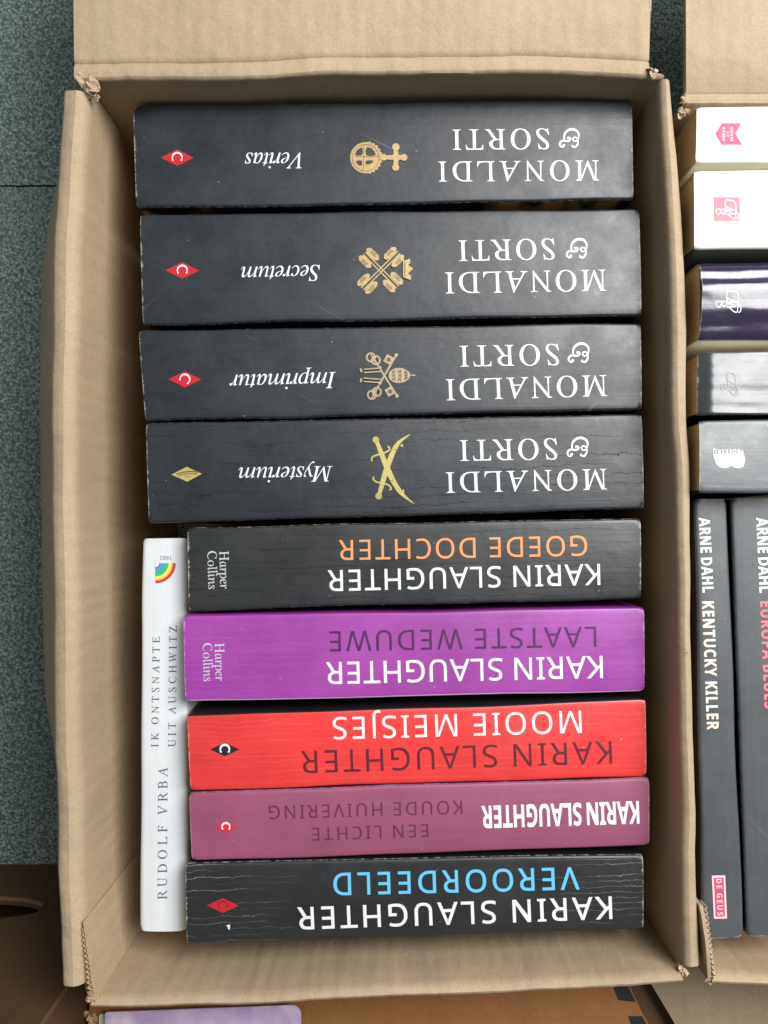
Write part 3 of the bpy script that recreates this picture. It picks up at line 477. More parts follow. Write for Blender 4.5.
# ------------------------------------------------------------------ books
def book(quad, z, z0, label, mats, group, name='paperback_book', shape=None, pages=None, rnd=.0012, tilt=(0, 0), nu=40, end_curl=.0, bands=(0, 0)):
    """quad: the four spine corners in the photo (TL, TR, BR, BL); mats: spine, upper board, lower board"""
    A, B, C, D = [at(*q, z) for q in quad]
    ctr = (A + B + C + D) / 4
    root = empty(name, (ctr.x, ctr.y, z0), label, 'book', group)
    L = ((B - A).length + (C - D).length) / 2; W = ((D - A).length + (C - B).length) / 2
    ts = []
    for k in range(5): a = R(90 * k / 4); ts.append((rnd * (1 - math.sin(R(90) - a)) if 0 else rnd * (1 - math.cos(a)), rnd * (math.sin(a) - 1)))
    prof = [(t_, dz_) for t_, dz_ in ts]
    nv = 22
    prof += [(rnd + (W - 2 * rnd) * i / nv, 0) for i in range(1, nv)] + [(W - t_, dz_) for t_, dz_ in reversed(ts)]
    def pt(s, vmm, dz):
        t = vmm / W
        p = A * (1 - s) * (1 - t) + B * s * (1 - t) + C * s * t + D * (1 - s) * t
        zz = dz + tilt[0] * (s - .5) * L + tilt[1] * (t - .5) * W
        if shape: zz += shape(s * L, vmm, L, W)
        e = min(s, 1 - s) * L
        zz -= end_curl * max(0, 1 - e / .004) ** 2
        ev = min(vmm, W - vmm); cr = max(0, 1 - e / .0022) * max(0, 1 - ev / .0022); zz -= .0008 * cr * (.4 + abs(n2(ctr.x * 90 + s * 7, ctr.y * 90 + t * 5)) * 2)
        p.z = z + zz
        p += ((B - A).normalized() * (1 if s < .5 else -1) + (D - A).normalized() * (1 if t < .5 else -1)) * .00035 * cr
        # slightly wavy long edges, as handled paper has
        k = n2(s * L * 22, ctr.x * 50 + t * 3, ctr.y * 40) * .0007
        p += (D - A).normalized() * k
        return p
    ee = [.0006, .0013, .0022, .0034, .005, .007, .0095, .0125, .016]; nu0 = nu - 18
    S = [0] + [x / L for x in ee] + [(.016 + (L - .032) * i / nu0) / L for i in range(1, nu0)] + [1 - x / L for x in reversed(ee)] + [1]
    nu = len(S) - 1
    mb = MB()
    G = [[pt(s_, v_, d_) for (v_, d_) in prof] for s_ in S]
    I = mb.grid(G, 0, True)
    for fi in range(len(mb.f)):
        j = fi % (len(prof) - 1)
        if j < bands[0]: mb.m[fi] = 1
        elif j >= len(prof) - 1 - bands[1]: mb.m[fi] = 2
    UV = {}
    for i, s_ in enumerate(S):
        for j, (v_, d_) in enumerate(prof): UV[I[i][j]] = (s_ * L, v_)
    # boards down both sides, and their inner faces
    for side, j, m in ((0, 0, 1), (1, -1, 2)):
        inw = (D - A).normalized() * (.0006 if side == 0 else -.0006)
        t0 = [I[i][j] for i in range(nu + 1)]; prev = t0
        for lv in range(1, 6):
            zz = z0 + (z - rnd - z0) * (1 - lv / 5)
            cur = []
            for i, q in enumerate(t0):
                p = mb.v[q].copy(); p.z = zz + (mb.v[q].z - (z - rnd)) * (1 - lv / 5); cur.append(mb.vert(p))
            for i in range(nu): mb.face((prev[i], prev[i + 1], cur[i + 1], cur[i]), m, True)
            prev = cur
        low = []
        for q in prev: low.append(mb.vert(mb.v[q] + inw))
        top = []
        for i, q in enumerate(t0):
            p = mb.v[q] + inw; p.z -= .0004; top.append(mb.vert(p))
        for i in range(nu):
            mb.face((prev[i], prev[i + 1], low[i + 1], low[i]), m); mb.face((low[i], low[i + 1], top[i + 1], top[i]), m)
    from mathutils.bvhtree import BVHTree
    BVH[root.name] = BVHTree.FromPolygons([v.copy() for v in mb.v], mb.f)
    cov = mb.build('cover', mats, root)
    uvl = cov.data.uv_layers.new(name='UVMap')
    for lp in cov.data.loops:
        uvl.data[lp.index].uv = UV.get(lp.vertex_index, (.1, .01))
    # block of pages, a hair inside the cover and flush with its ends
    pb = MB(); ins = .0008; P0 = []
    for s_ in (.0009 / L, 1 - .0009 / L):
        for v_ in (ins, W - ins):
            p = pt(s_, v_, 0); P0.append((p.x, p.y, min(p.z, z + (shape(s_ * L, v_, L, W) if shape else 0)) - .0012))
    top = [pb.vert(P0[k]) for k in (0, 2, 3, 1)]; bot = [pb.vert((P0[k][0], P0[k][1], z0 + .0006)) for k in (0, 2, 3, 1)]
    pb.face(top); pb.face(bot[::-1])
    for k in range(4): pb.face((top[k], bot[k], bot[(k + 1) % 4], top[(k + 1) % 4]))
    pb.build('page_block', pages or M_pages, root)
    root['L'] = L; root['W'] = W
    return root
def LW(quad, z):
    A, B, C, D = [at(*q, z) for q in quad]
    return ((B - A).length + (C - D).length) / 2, ((D - A).length + (C - B).length) / 2
def board(name, rgb, rough=.45): return m_plain(name, s2l(rgb), rough, .2, 60)

def diamond(root, z, c, hw, hh, m_d, m_c, ring=(4.9, 1.35), rot=0.0, tall=1.0):
    e = Emblem((0, 0), 1.0, z); e.poly([(c[0] - hw, c[1]), (c[0], c[1] - hh), (c[0] + hw, c[1] + .2), (c[0], c[1] + hh)], 0)
    r, wd = ring
    e.line(circ(c[0], c[1], r, 18, 148 + rot, 392 + rot), lambda t: wd * (.55 + .75 * math.sin(math.pi * t)), 1, sm=False)
    for a in (150 + rot, 390 + rot): e.poly(circ(c[0] + r * math.cos(R(a)), c[1] + r * math.sin(R(a)), wd * .62, 8), 1)
    return e.build('publisher_emblem', [m_d, m_c], root)
def ampersand(root, z, x0, y0, x1, y1):
    # traced box 150..640 x 125..595
    k = 490.0 / (x1 - x0); e = Emblem((x0 - 155 / k, y0 - 125 * (y1 - y0) / 470), k, z)
    f = (y1 - y0) / 470 * k
    q = lambda pts: [(a, b * f) for a, b in pts]
    e.line(q([(285, 410), (270, 330), (300, 240), (370, 175), (455, 152), (545, 175), (605, 240), (615, 320), (600, 385)]), lambda t: 26 + 30 * math.sin(math.pi * min(1, t * 1.05)))
    e.line(q([(600, 385), (560, 430), (505, 430), (478, 390), (500, 350), (545, 345), (585, 380), (600, 450), (575, 530), (520, 575), (465, 550)]), lambda t: 30 + 14 * (t > .75))
    e.poly(circ(470, 548 * f, 28, 10))
    e.line(q([(365, 360), (405, 350), (415, 395), (370, 430), (300, 430), (230, 425), (180, 470), (175, 535), (225, 575), (270, 555)]), lambda t: 30 + 14 * math.sin(math.pi * t))
    e.poly(circ(368, 358 * f, 30, 10)); e.poly(circ(262, 535 * f, 32, 10))
    return e.build('author_lettering', M_white_ink, root)

GB = 'books packed spine up in the left box'
GR = 'books packed spine up in the right box'
Z1, Z0 = .150, .006
ZE = Z1 + .00055
def slight(amp, seed):
    return lambda u, v, L, W: amp * (1 - ((v - W / 2) / (W / 2)) ** 2) + n2(u * 25, v * 60, seed) * .0002

BLK = s2l((21, 28, 36))
M_blk_board = board('black_board', (20, 20, 22)); M_wine_board = board('wine_board', (70, 14, 22))
def m_photo_board():
    t = NT('picture_board'); tc = t.n('ShaderNodeTexCoord').outputs['Object']
    f = t.noise(t.vscale(tc, (45, 1, 20)), 1, 3); g = t.noise(t.vscale(tc, (30, 1, 12), 0, (3, 0, 0)), 1, 2)
    cc = t.mix(t.mapr(f, .5, .62), (.012, .011, .011), s2l((170, 122, 74))); cc = t.mix(t.mapr(g, .55, .62), cc, s2l((74, 92, 50)))
    cc = t.mix(t.mapr(t.noise(t.vscale(tc, (12, 1, 1)), 1, 1), .44, .5), (.012, .012, .012), cc)
    t.set(t.b.inputs['Base Color'], cc); t.b.inputs['Roughness'].default_value = .4
    return t.mat

# --- four black novels with gold emblems
q1 = [(133, 104), (631.5, 99), (633.4, 199.5), (136.4, 207)]
q2 = [(140, 214), (639, 208.5), (641.5, 315.5), (143, 324.5)]
q3 = [(138.8, 330), (640.6, 322.8), (641.7, 409.5), (145.5, 420.5)]
q4 = [(146, 423), (641.7, 414), (644, 509), (149, 523.5)]
def dented(u, v, L, W):
    d = math.sqrt((u / .0105) ** 2 + (v / .0072) ** 2); e2 = math.sqrt((u / .017) ** 2 + (v / .011) ** 2)
    return slight(.0004, 1.3)(u, v, L, W) - .0013 * max(0, 1 - d) - .0005 * max(0, 1 - e2) + .0003 * max(0, 1 - abs(d - 1) / .12)
def black_novel(q, label, seed, cr, bot=None, **kw):
    L, W = LW(q, Z1)
    m = m_cover('black_spine', BLK, L, W, .44, cr, (.006, .006, .007), .75, seed=seed, K=230, worn=.5, **kw)
    return book(q, Z1, Z0, label, [m, M_blk_board, bot or M_blk_board], GB, shape=dented if seed == 1.3 else slight(.0004, seed), nu=70)
b1 = black_novel(q1, 'thick black paperback with gold orb and cross emblem, topmost in the left box', 1.3, .15, m_photo_board(), scratch=.35)
b2 = black_novel(q2, 'thick black paperback with crossed gold keys and a small crown on its spine', 2.7, .12, scratch=.35)
b3 = black_novel(q3, 'worn black paperback with papal tiara above crossed keys in pale gold on its spine', 4.1, .25, M_wine_board, scratch=.55)
b4 = black_novel(q4, 'creased black paperback with crossed gold sabres on its spine', 5.9, .8, scratch=.3)
for b, s1, e1, c1, s2_, e2, c2, amp in (
        (b1, (599.2, 160.2), (438.2, 161.6), 20.2, (549, 128.6), (452.3, 129.6), 20.6, (559.2, 128, 580, 148)),
        (b2, (606, 269.6), (444.9, 272.4), 21.2, (554.3, 238.6), (458.4, 240.4), 20.8, (566, 237.8, 588, 258.6)),
        (b3, (606.8, 375), (445.6, 379.4), 21, (558.6, 344), (459.5, 345.8), 21, (567.8, 342.2, 590, 363)),
        (b4, (606.8, 468.8), (445.6, 472.4), 20.5, (556.8, 438.4), (459.5, 440.2), 20.8, (566.7, 436.6, 589, 457))):
    lettering('author_lettering', 'MONALDI', 'serif', s1, e1, c1, ZE, M_white_ink, b)
    lettering('author_lettering', 'SORTI', 'serif', s2_, e2, c2, ZE, M_white_ink, b)
    ampersand(b, ZE, *amp)
for b, t_, s_, e_, c_ in ((b1, 'Veritas', (301.6, 152.4), (245, 152.9), 16), (b2, 'Secretum', (319.8, 265), (241, 266.8), 15.8),
                          (b3, 'Imprimatur', (335.8, 372), (229.4, 374.9), 16), (b4, 'Mysterium', (332.5, 466), (238.5, 467.6), 15.4)):
    lettering('title_lettering', t_, 'italic', s_, e_, c_, ZE, M_white_ink, b)
diamond(b1, ZE, (177.2, 157.6), 16.4, 8.2, M_red_ink, M_white_ink)
diamond(b2, ZE, (182.3, 270.4), 16.7, 8.3, M_red_ink, M_white_ink)
diamond(b3, ZE, (184.9, 379.3), 16.4, 8.1, M_red_ink, M_white_ink, rot=25)
e = Emblem((160, 450), 12.8, ZE)
e.poly([(145, 315), (345, 215), (535, 305), (350, 405)], 0); e.line([(205, 312), (300, 285), (400, 275), (500, 285)], 20, 1); e.line([(230, 330), (340, 306), (480, 310)], 14, 1)
e.line([(310, 340), (400, 345)], 9, 1)
e.build('publisher_emblem', [M_gold2, ink('dark_gold_ink', (120, 92, 40), .5)], b4)

# orb and cross
M_navy = ink('dark_blue_ink', (48, 50, 56))
e = Emblem((340, 120), 9.6, ZE)
e.poly(circ(247, 362, 150, 30))
for k in range(11): e.poly(circ(247 + 148 * math.cos(R(-75 + 15 * k)), 362 + 148 * math.sin(R(-75 + 15 * k)), 14, 8))
for w_ in ([(150, 325), (165, 290), (212, 268), (212, 335), (150, 338)], [(256, 268), (300, 272), (335, 312), (338, 340), (256, 338)],
           [(158, 395), (208, 392), (208, 436), (175, 428)], [(252, 392), (318, 392), (300, 418), (255, 424)]): e.poly(smooth(w_, 3, True), 1)
for r_ in (128,): e.line(circ(247, 362, r_, 30), 5, 2, True, sm=False)
e.line([(150, 352), (380, 352)], 4, 2); e.line([(228, 250), (228, 470)], 4, 2)
e.line([(385, 362), (520, 362)], 40); e.poly(circ(420, 360, 32, 12)); e.line([(470, 362), (600, 362)], 44)
e.line([(536, 265), (536, 460)], 44); e.poly(circ(536, 262, 36, 12)); e.poly(circ(534, 458, 34, 12)); e.poly(circ(615, 362, 33, 12)); e.poly(circ(538, 362, 40, 12))
e.build('gold_emblem', [M_gold, M_navy, ink('brown_gold_ink', (150, 122, 78))], b1)
# crossed keys with crown
e = Emblem((345, 235), 9.6, ZE)
for (a, b_) in (((185, 175), (505, 500)), ((165, 520), (520, 165))):
    dx, dy = b_[0] - a[0], b_[1] - a[1]; d_ = math.hypot(dx, dy); nx, ny = -dy / d_, dx / d_; ang = math.degrees(math.atan2(dy, dx))
    for o_ in (-15, 15): e.line([(a[0] + nx * o_, a[1] + ny * o_), (b_[0] + nx * o_, b_[1] + ny * o_)], 12)
    for f_ in (.14, .86):
        c_ = (a[0] + dx * f_, a[1] + dy * f_)
        for sd in (-1, 1):
            q_ = (c_[0] + nx * 52 * sd, c_[1] + ny * 52 * sd)
            e.rect(q_[0], q_[1], 112, 62, ang)
            e.rect(q_[0], q_[1], 84, 8, ang, 1); e.rect(q_[0] + nx * 18 * sd, q_[1] + ny * 18 * sd, 60, 7, ang, 1)
            for g_ in (-.5, .5): e.poly(circ(q_[0] + dx / d_ * 112 * g_, q_[1] + dy / d_ * 112 * g_, 22, 10))
e.poly([(557, 240), (557, 408), (630, 436), (636, 396), (606, 372), (655, 326), (606, 292), (628, 268), (622, 230), (585, 246)])
e.line([(574, 250), (574, 405)], 7, 1)
e.build('gold_emblem', [M_gold, M_navy], b2)
# tiara with keys
e = Emblem((345, 330), 9.6, ZE)
for (a, b_, bow) in (((275, 275), (500, 632), (272, 276)), ((285, 600), (492, 240), (282, 608))):
    e.line([a, b_], 17); e.poly(circ(b_[0], b_[1], 17, 10))
    for sd in (-1, 1): e.line(circ(bow[0] + 24 * sd, bow[1] + 14 * sd * (1 if bow[1] < 400 else -1), 40, 16), 17, 0, True, sm=False)
    e.poly(circ(bow[0], bow[1], 16, 10)); e.line([(bow[0], bow[1]), (bow[0] - 28, bow[1] + (-50 if bow[1] < 400 else 50))], 13)
for cx, cy, an in ((420, 285, 30), (432, 590, -30)):
    e.rect(cx, cy, 78, 78, an); e.rect(cx, cy, 26, 40, an, 1); e.rect(cx, cy, 44, 14, an, 1)
e.poly(smooth([(425, 408), (470, 372), (540, 366), (600, 392), (628, 436), (600, 482), (540, 508), (470, 504), (425, 468)], 4, True))
for x_, h_ in ((470, 62), (530, 64), (590, 46)):
    e.line([(x_, 437 - h_), (x_ + 8, 437), (x_, 437 + h_)], 7, 1); e.line([(x_ - 22, 437 - h_), (x_ - 12, 437), (x_ - 22, 437 + h_)], 5, 1)
    for k in (-1, 0, 1): e.poly(circ(x_ - 6, 437 + k * h_ * .55, 8, 6), 1)
e.line([(628, 436), (678, 436)], 9); e.line([(654, 424), (654, 449)], 9)
for sd in (-1, 1):
    for o_ in (30, 62): e.line([(345, 437 + sd * (o_ + 8)), (260, 437 + sd * (o_ + 2)), (180, 437 + sd * (o_ - 4))], 12)
    e.line([(160, 437 + sd * 30), (150, 437 + sd * 66)], 20); e.poly(circ(335, 437 + sd * 74, 17, 8))
e.build('gold_emblem', [M_gold3, ink('dim_brown_ink', (86, 76, 66))], b3)
# crossed sabres
e = Emblem((350, 420), 9.6, ZE)
bw = lambda t: 30 + 22 * math.sin(math.pi * min(1, t * 1.15)) if t < .72 else 44 * (1 - t) / .28 + 3
e.line([(275, 730), (305, 630), (340, 505), (398, 345), (465, 220), (580, 135)], bw)
e.line([(248, 190), (292, 295), (348, 440), (418, 590), (500, 710), (615, 803)], bw)
e.poly(circ(248, 190, 32, 14)); e.poly(circ(275, 730, 32, 14)); e.line(circ(248, 190, 18, 14), 5, 1, True, sm=False); e.line(circ(275, 730, 18, 14), 5, 1, True, sm=False)
e.line([(214, 398), (208, 365), (245, 340), (305, 325), (360, 300), (382, 275), (362, 250)], 15); e.line([(228, 545), (225, 572), (262, 598), (315, 605), (368, 625), (395, 655), (378, 674)], 15)
e.poly(circ(308, 325, 24, 10)); e.poly(circ(315, 606, 22, 10)); e.poly([(480, 250), (512, 262), (500, 225)]); e.poly([(490, 690), (515, 662), (522, 700)])
e.line([(420, 285), (470, 285)], 5, 1); e.line([(380, 590), (420, 575)], 5, 1)
e.build('gold_emblem', [M_gold2, ink('olive_gold_ink', (120, 106, 52))], b4)

# --- five thrillers below
def thriller(q, label, base, top, bot, bands=(0, 0), **kw):
    L, W = LW(q, Z1)
    m = m_cover('printed_spine', base, L, W, **kw)
    return book(q, Z1, Z0, label, [m, top, bot], GB, shape=slight(.0005, kw.get('seed', 1)), bands=bands)
q5 = [(187.5, 527.5), (640.6, 518.3), (640.7, 598.4), (189, 611)]
q6 = [(183.5, 615), (644, 607.5), (644.3, 691.5), (185.4, 702.3)]
q7 = [(187.2, 715), (645.4, 699), (646.2, 776), (190.6, 790.5)]
q8 = [(189.4, 793), (649, 777.8), (649, 846), (192, 861.4)]
q9 = [(185.6, 863.5), (643, 854), (643.4, 929.5), (187, 945)]
PUR = s2l((148, 58, 150)); RED = s2l((216, 50, 48)); MAU = s2l((141, 69, 100))
b5 = thriller(q5, 'creased black paperback with an orange title line above white lettering', s2l((28, 31, 34)), M_blk_board, M_blk_board, rough=.42, crease=.9, crease_col=(.007, .007, .008), crease_amt=.8, K=330, seed=7.2, worn=.65)
b6 = thriller(q6, 'bright purple paperback between the black and the red books', PUR, board('purple_board', (120, 36, 122)), board('lilac_board', (225, 190, 228)), bands=(3, 3), rough=.4, crease=.6, crease_col=[min(1, v * 1.35 + .10) for v in PUR], crease_amt=.55, K=330, ends=.085, seed=8.8, worn=.45, worn_col=(.75, .6, .75))
b7 = thriller(q7, 'bright red paperback with white title and dark author lettering', RED, M_blk_board, board('dark_red_board', (120, 18, 20)), bands=(3, 0), rough=.4, crease=.5, crease_col=[min(1, v * 1.1 + .2) for v in RED], crease_amt=.5, K=420, seed=10.1, worn=.45, worn_col=(.8, .55, .48))
b8 = thriller(q8, 'dull mauve paperback with short bold white author lettering', MAU, board('mauve_board', (96, 44, 70)), board('wine_red_board', (70, 16, 30)), rough=.5, crease=.12, crease_amt=.1, seed=11.5, worn=.35, worn_col=(.7, .55, .6))
b9 = thriller(q9, 'black paperback with cracked white creases and a light blue title, lowest in the left box', s2l((27, 29, 31)), M_blk_board, M_blk_board, rough=.42, crease=.5, crease_col=(.46, .46, .45), crease_amt=.65, K=360, ends=.045, seed=13.4, worn=.5)
M_orange = ink('orange_ink', (232, 148, 92)); M_plum = ink('plum_ink', (72, 26, 78)); M_dred = ink('dark_red_brown_ink', (92, 28, 34))
M_mdark = ink('dark_mauve_ink', (98, 40, 68)); M_sky = ink('sky_blue_ink', (96, 186, 224)); M_offw = ink('grey_white_ink', (196, 198, 200))
zt = Z1 + .00075
LT = lettering
LT('title_lettering', 'GOEDE DOCHTER', 'sans', (587, 535.6), (338.7, 540.2), 20, zt, M_orange, b5)
LT('author_lettering', 'KARIN SLAUGHTER', 'sans', (599.8, 563.9), (327.8, 570.4), 20.8, zt, M_white_ink, b5, bold=.006)
LT('title_lettering', 'LAATSTE WEDUWE', 'sans', (596.2, 626.6), (329.6, 631.4), 20, zt, M_plum, b6)
LT('author_lettering', 'KARIN SLAUGHTER', 'sans', (602.4, 656), (326, 662.4), 21.8, zt, M_white_ink, b6, bold=.006)
LT('title_lettering', 'MOOIE MEISJES', 'sans', (581.2, 710.8), (332.5, 717.6), 21.8, zt, M_white_ink, b7)
LT('author_lettering', 'KARIN SLAUGHTER', 'sans', (611.5, 741), (301, 751.2), 22.3, zt, M_dred, b7)
LT('author_lettering', 'KARIN SLAUGHTER', 'bold', (638.8, 801.2), (481.3, 806.2), 22, zt, M_white_ink, b8, bold=.008)
LT('title_lettering', 'KOUDE HUIVERING', 'sans', (462, 800.6), (268.7, 806.2), 13, zt, M_mdark, b8)
LT('title_lettering', 'EEN LICHTE', 'sans', (428, 824.2), (312, 827.9), 12.8, zt, M_mdark, b8)
LT('title_lettering', 'VEROORDEELD', 'sans', (578.7, 867.6), (333.2, 873.6), 21.4, zt, M_sky, b9, bold=.012)
LT('author_lettering', 'KARIN SLAUGHTER', 'sans', (611.5, 896.8), (297.5, 907.6), 22, zt, M_white_ink, b9, bold=.012)
for b, y in ((b5, 551.2), (b6, 643.4)):
    dx = 0 if b is b5 else -4.6
    LT('publisher_lettering', 'Harper', 'serif', (219.2 + dx, y), (220 + dx, y + 37.6), 9.4, zt, M_offw, b)
    LT('publisher_lettering', 'Collins', 'serif', (207.2 + dx, y), (208.2 + dx, y + 38), 9.2, zt, M_offw, b)
diamond(b7, zt, (224.8, 749.4), 14.8, 6.8, M_black_ink, M_white_ink, (4.6, 1.8))
diamond(b8, zt, (225.8, 827), 12, 6.4, ink('crimson_ink', (206, 40, 62)), M_white_ink, (3.9, 1.5))
diamond(b9, zt, (222.8, 905.6), 16, 7.4, M_red_ink, ink('deep_red_ink', (120, 20, 26)), (4.4, 1.1))
e = Emblem((0, 0), 1, zt); e.poly([(227, 925.4), (230, 924.8), (229.6, 929.6), (228.2, 930)]); e.poly([(225.8, 926), (227.4, 925.6), (227.6, 927)]); e.build('paint_chip', M_white_ink, b9)

# --- slim white book standing crosswise at the left
ZV = .140
qv = [(142.6, 538.5), (187, 538), (187, 930.5), (139.2, 930)]
# u must run along the spine: start at the lower end
qv2 = [qv[3], qv[0], qv[1], qv[2]]
L, W = LW(qv2, ZV)
mv = m_cover('white_spine', s2l((212, 217, 221)), L, W, .4, .05, (.6, .6, .6), .1, seed=15, worn=.15, scratch=.0, dust=.15, var=.02)
bv = book(qv2, ZV, Z0, 'slim white book with a small rainbow mark, standing crosswise along the left wall', [mv, board('white_board', (225, 228, 230)), board('white_board_inner', (215, 218, 218))], GB, shape=lambda u, v, L, W: .0012 * (1 - ((v - W * .42) / (W * .58)) ** 2), rnd=.0018)
zvt = ZV + .0013
M_bgrey = ink('blue_grey_ink', (74, 88, 112)); M_dgrey = ink('dark_grey_ink', (70, 76, 84))
LT('author_lettering', 'RUDOLF VRBA', 'serif', (166.9, 899.6), (167.5, 767.3), 9.2, zvt, M_bgrey, bv)
LT('title_lettering', 'IK ONTSNAPTE', 'serif', (158.4, 747.2), (159.8, 636.7), 7.2, zvt, M_dgrey, bv)
LT('title_lettering', 'UIT AUSCHWITZ', 'serif', (175.4, 747.2), (176.6, 625.8), 7.4, zvt, M_dgrey, bv)
LT('publisher_lettering', '1682', 'sans', (171.4, 556.2), (160.2, 556.2), 3.6, zvt, M_dgrey, bv)
e = Emblem((155.4, 563.2), 1, zvt)
RB = [(20.2, (196, 58, 48)), (17.4, (240, 178, 96)), (15.6, (240, 226, 92)), (13.2, (90, 170, 84)), (11.4, (30, 176, 150)), (8.6, (44, 158, 196)), (6.6, (104, 140, 206)), (5.2, (120, 92, 140)), (3.9, (226, 231, 234))]
for k, (r_, c_) in enumerate(RB): e.poly([(0, 0)] + circ(0, 0, r_, 14, 0, 90), k)
e.build('publisher_emblem', [ink('rainbow_ink', c_) for r_, c_ in RB], bv)

# --- the right box: five books across, two along
Z2 = .172
M_cream_board = board('cream_board', (226, 222, 206)); M_green_board = board('dark_green_board', (24, 36, 32))
WHT = s2l((222, 221, 211))
def rbook(q, label, base, top, bot, z=Z2, shp=None, **kw):
    L, W = LW(q, z); m = m_cover('printed_spine', base, L, W, **kw)
    return book(q, z, Z0, label, [m, top, bot], GR, shape=shp or slight(.0004, kw.get('seed', 0)), pages=M_pages_tan, nu=60)
XR = 1150
r1 = rbook([(696.6, 106.5), (XR, 104), (XR, 160), (695.6, 163.8)], 'white book with a pink ribbon shaped mark, topmost in the right box', WHT, M_cream_board, M_cream_board, rough=.35, crease=.03, crease_amt=.05, seed=20, worn=.1, scratch=0, dust=.1, var=.02)
r2 = rbook([(693.8, 170), (XR, 166), (XR, 245), (694.2, 249)], 'white book with a square pink monogram and a dark green board', WHT, M_cream_board, M_green_board, rough=.35, crease=.03, crease_amt=.05, seed=21, worn=.1, scratch=0, dust=.1, var=.02)
def foil(seed, a):
    def f(u, v, L, W):
        t = v / W
        return .0030 * (1 - (2 * t - 1) ** 2) - .09 * (v - W * .3) + .03 * max(0, .34 - t) ** 2 * -1 - .0006 * math.exp(-((t - .72) / .05) ** 2) + a * (1 - .75 * math.exp(-((t - .52) / .16) ** 2)) * (.45 * math.sin(t * 21 + 2.2 * n2(u * 12, seed)) + .6 * n2(u * 9, v * 420, seed) + .35 * n2(u * 60, v * 500, seed + 3)) * min(1, 8 * t * (1 - t))
    return f
r3 = rbook([(699.8, 261), (XR, 258), (XR, 335), (700.2, 339.6)], 'glossy dark purple book with a wrinkled shiny spine', s2l((44, 36, 60)), M_cream_board, M_cream_board, shp=foil(3, .0011), rough=.2, crease=.1, crease_amt=.1, seed=22, worn=.3, scratch=.2, coat=.2, spec=.6)
r4 = rbook([(701, 350), (XR, 346), (XR, 411), (698.6, 415.6)], 'black book whose wrinkled glossy spine shines silver white', s2l((58, 62, 66)), M_cream_board, M_blk_board, shp=lambda u, v, L, W: -.0001 + .075 * (v - W / 2) - .05 * min(u, .1) + .0004 * n2(u * 14, v * 260, 5) + .0002 * n2(u * 80, v * 500, 6) - .003 * max(0, 1 - u / .005), rough=.3, crease=.5, crease_amt=.4, crease_col=(.02, .02, .02), K=330, seed=23, worn=.4, scratch=.2, coat=.12, coat_r=.3, spec=.6)
r5 = rbook([(699.2, 421), (XR, 417), (XR, 489), (699.2, 493)], 'plain dark grey book with a white letter mark, below the shiny books', s2l((80, 85, 89)), M_blk_board, M_blk_board, rough=.42, crease=.1, crease_amt=.2, seed=24, worn=.3)
Z3 = .158
q6r = [(703.5, 939), (694.8, 499), (727, 499), (743.5, 936.5)]
r6 = rbook(q6r, 'slate grey paperback with a pink label and peach title, standing along the right box wall', s2l((68, 72, 76)), M_blk_board, M_blk_board, z=Z3, rough=.45, crease=.1, crease_amt=.2, seed=25, worn=.3)
q7r = [(747.2, 936.5), (731, 498.5), (800, 497), (817, 934)]
r7 = rbook(q7r, 'slate grey paperback with a pink title, cut off by the right edge of the photo', s2l((68, 72, 76)), M_blk_board, M_blk_board, z=Z3, rough=.45, crease=.1, crease_amt=.2, seed=26, worn=.3)
zr = Z2 + .0005
M_pink = ink('pink_ink', (200, 44, 94)); M_pink2 = ink('rose_ink', (214, 100, 116)); M_pinkw = ink('pale_pink_ink', (236, 200, 208))
e = Emblem((708, 115), 17.4545, zr); e.poly([(125, 325), (240, 142), (590, 140), (478, 328), (600, 518), (240, 520)]); e.build('publisher_emblem', M_pink, r1)
for t_, x_, a, b_ in (('HOUSE', 730.2, 127.2, 141.3), ('OF', 726.0, 131.6, 137), ('BOOKS', 722.2, 127.2, 141)):
    LT('publisher_lettering', t_, 'bold', (x_, a), (x_, b_), 2.7, zr, M_pinkw, r1, up_z=.0002)
def monogram(root, z, x0, y0, x1, y1, mat, wd=17):
    kx = (x1 - x0) / 410; ky = (y1 - y0) / 325; e = Emblem((x0 - 175 * kx, y0 - 150 * kx * ky / kx), 1 / kx, z); f = ky / kx
    q = lambda pts: [(a, b_ * f) for a, b_ in pts]
    for p in ([(180, 310), (340, 312), (520, 320)], [(188, 305), (195, 365), (240, 395), (272, 340), (272, 318)], [(275, 345), (305, 382), (348, 365), (345, 315)],
              [(345, 240), (342, 190), (362, 158), (420, 162), (490, 175), (528, 235), (528, 350), (528, 465)], [(330, 250), (420, 290), (520, 322)], [(360, 255), (352, 330), (420, 350), (500, 384)],
              [(360, 396), (500, 386)], [(400, 405), (470, 455), (520, 470)], [(535, 350), (572, 390), (575, 450), (545, 472)]): e.line(q(p), wd)
    return e.build('publisher_emblem', mat, root)
e = Emblem((0, 0), 1, zr); e.poly([(713.9, 197), (740, 197), (740.2, 220.6), (714, 220.8)]); e.build('emblem_square', M_pink2, r2)
monogram(r2, zr - .00002, 715.4, 199.5, 739, 219.5, M_pinkw, 20)
monogram(r3, Z2 + .0036, 716.6, 290, 743, 311.5, M_white_ink)
monogram(r4, Z2 + .0007, 721, 371, 739.5, 396, ink('silver_ink', (150, 156, 160)), 14)
e = Emblem((705, 440), 15.36, zr)
e.poly([(122, 212), (540, 208), (552, 195), (572, 140), (600, 228), (614, 315), (592, 405), (520, 435), (445, 420), (402, 390), (368, 415), (305, 435), (228, 418), (172, 370)])
e.build('publisher_emblem', M_white_ink, r5)
LT('publisher_lettering', 'BOEKERIJ', 'bold', (740.2, 449.2), (713.2, 449.2), 4.0, zr, M_white_ink, r5, bold=-.01)
zr3 = Z3 + .0005
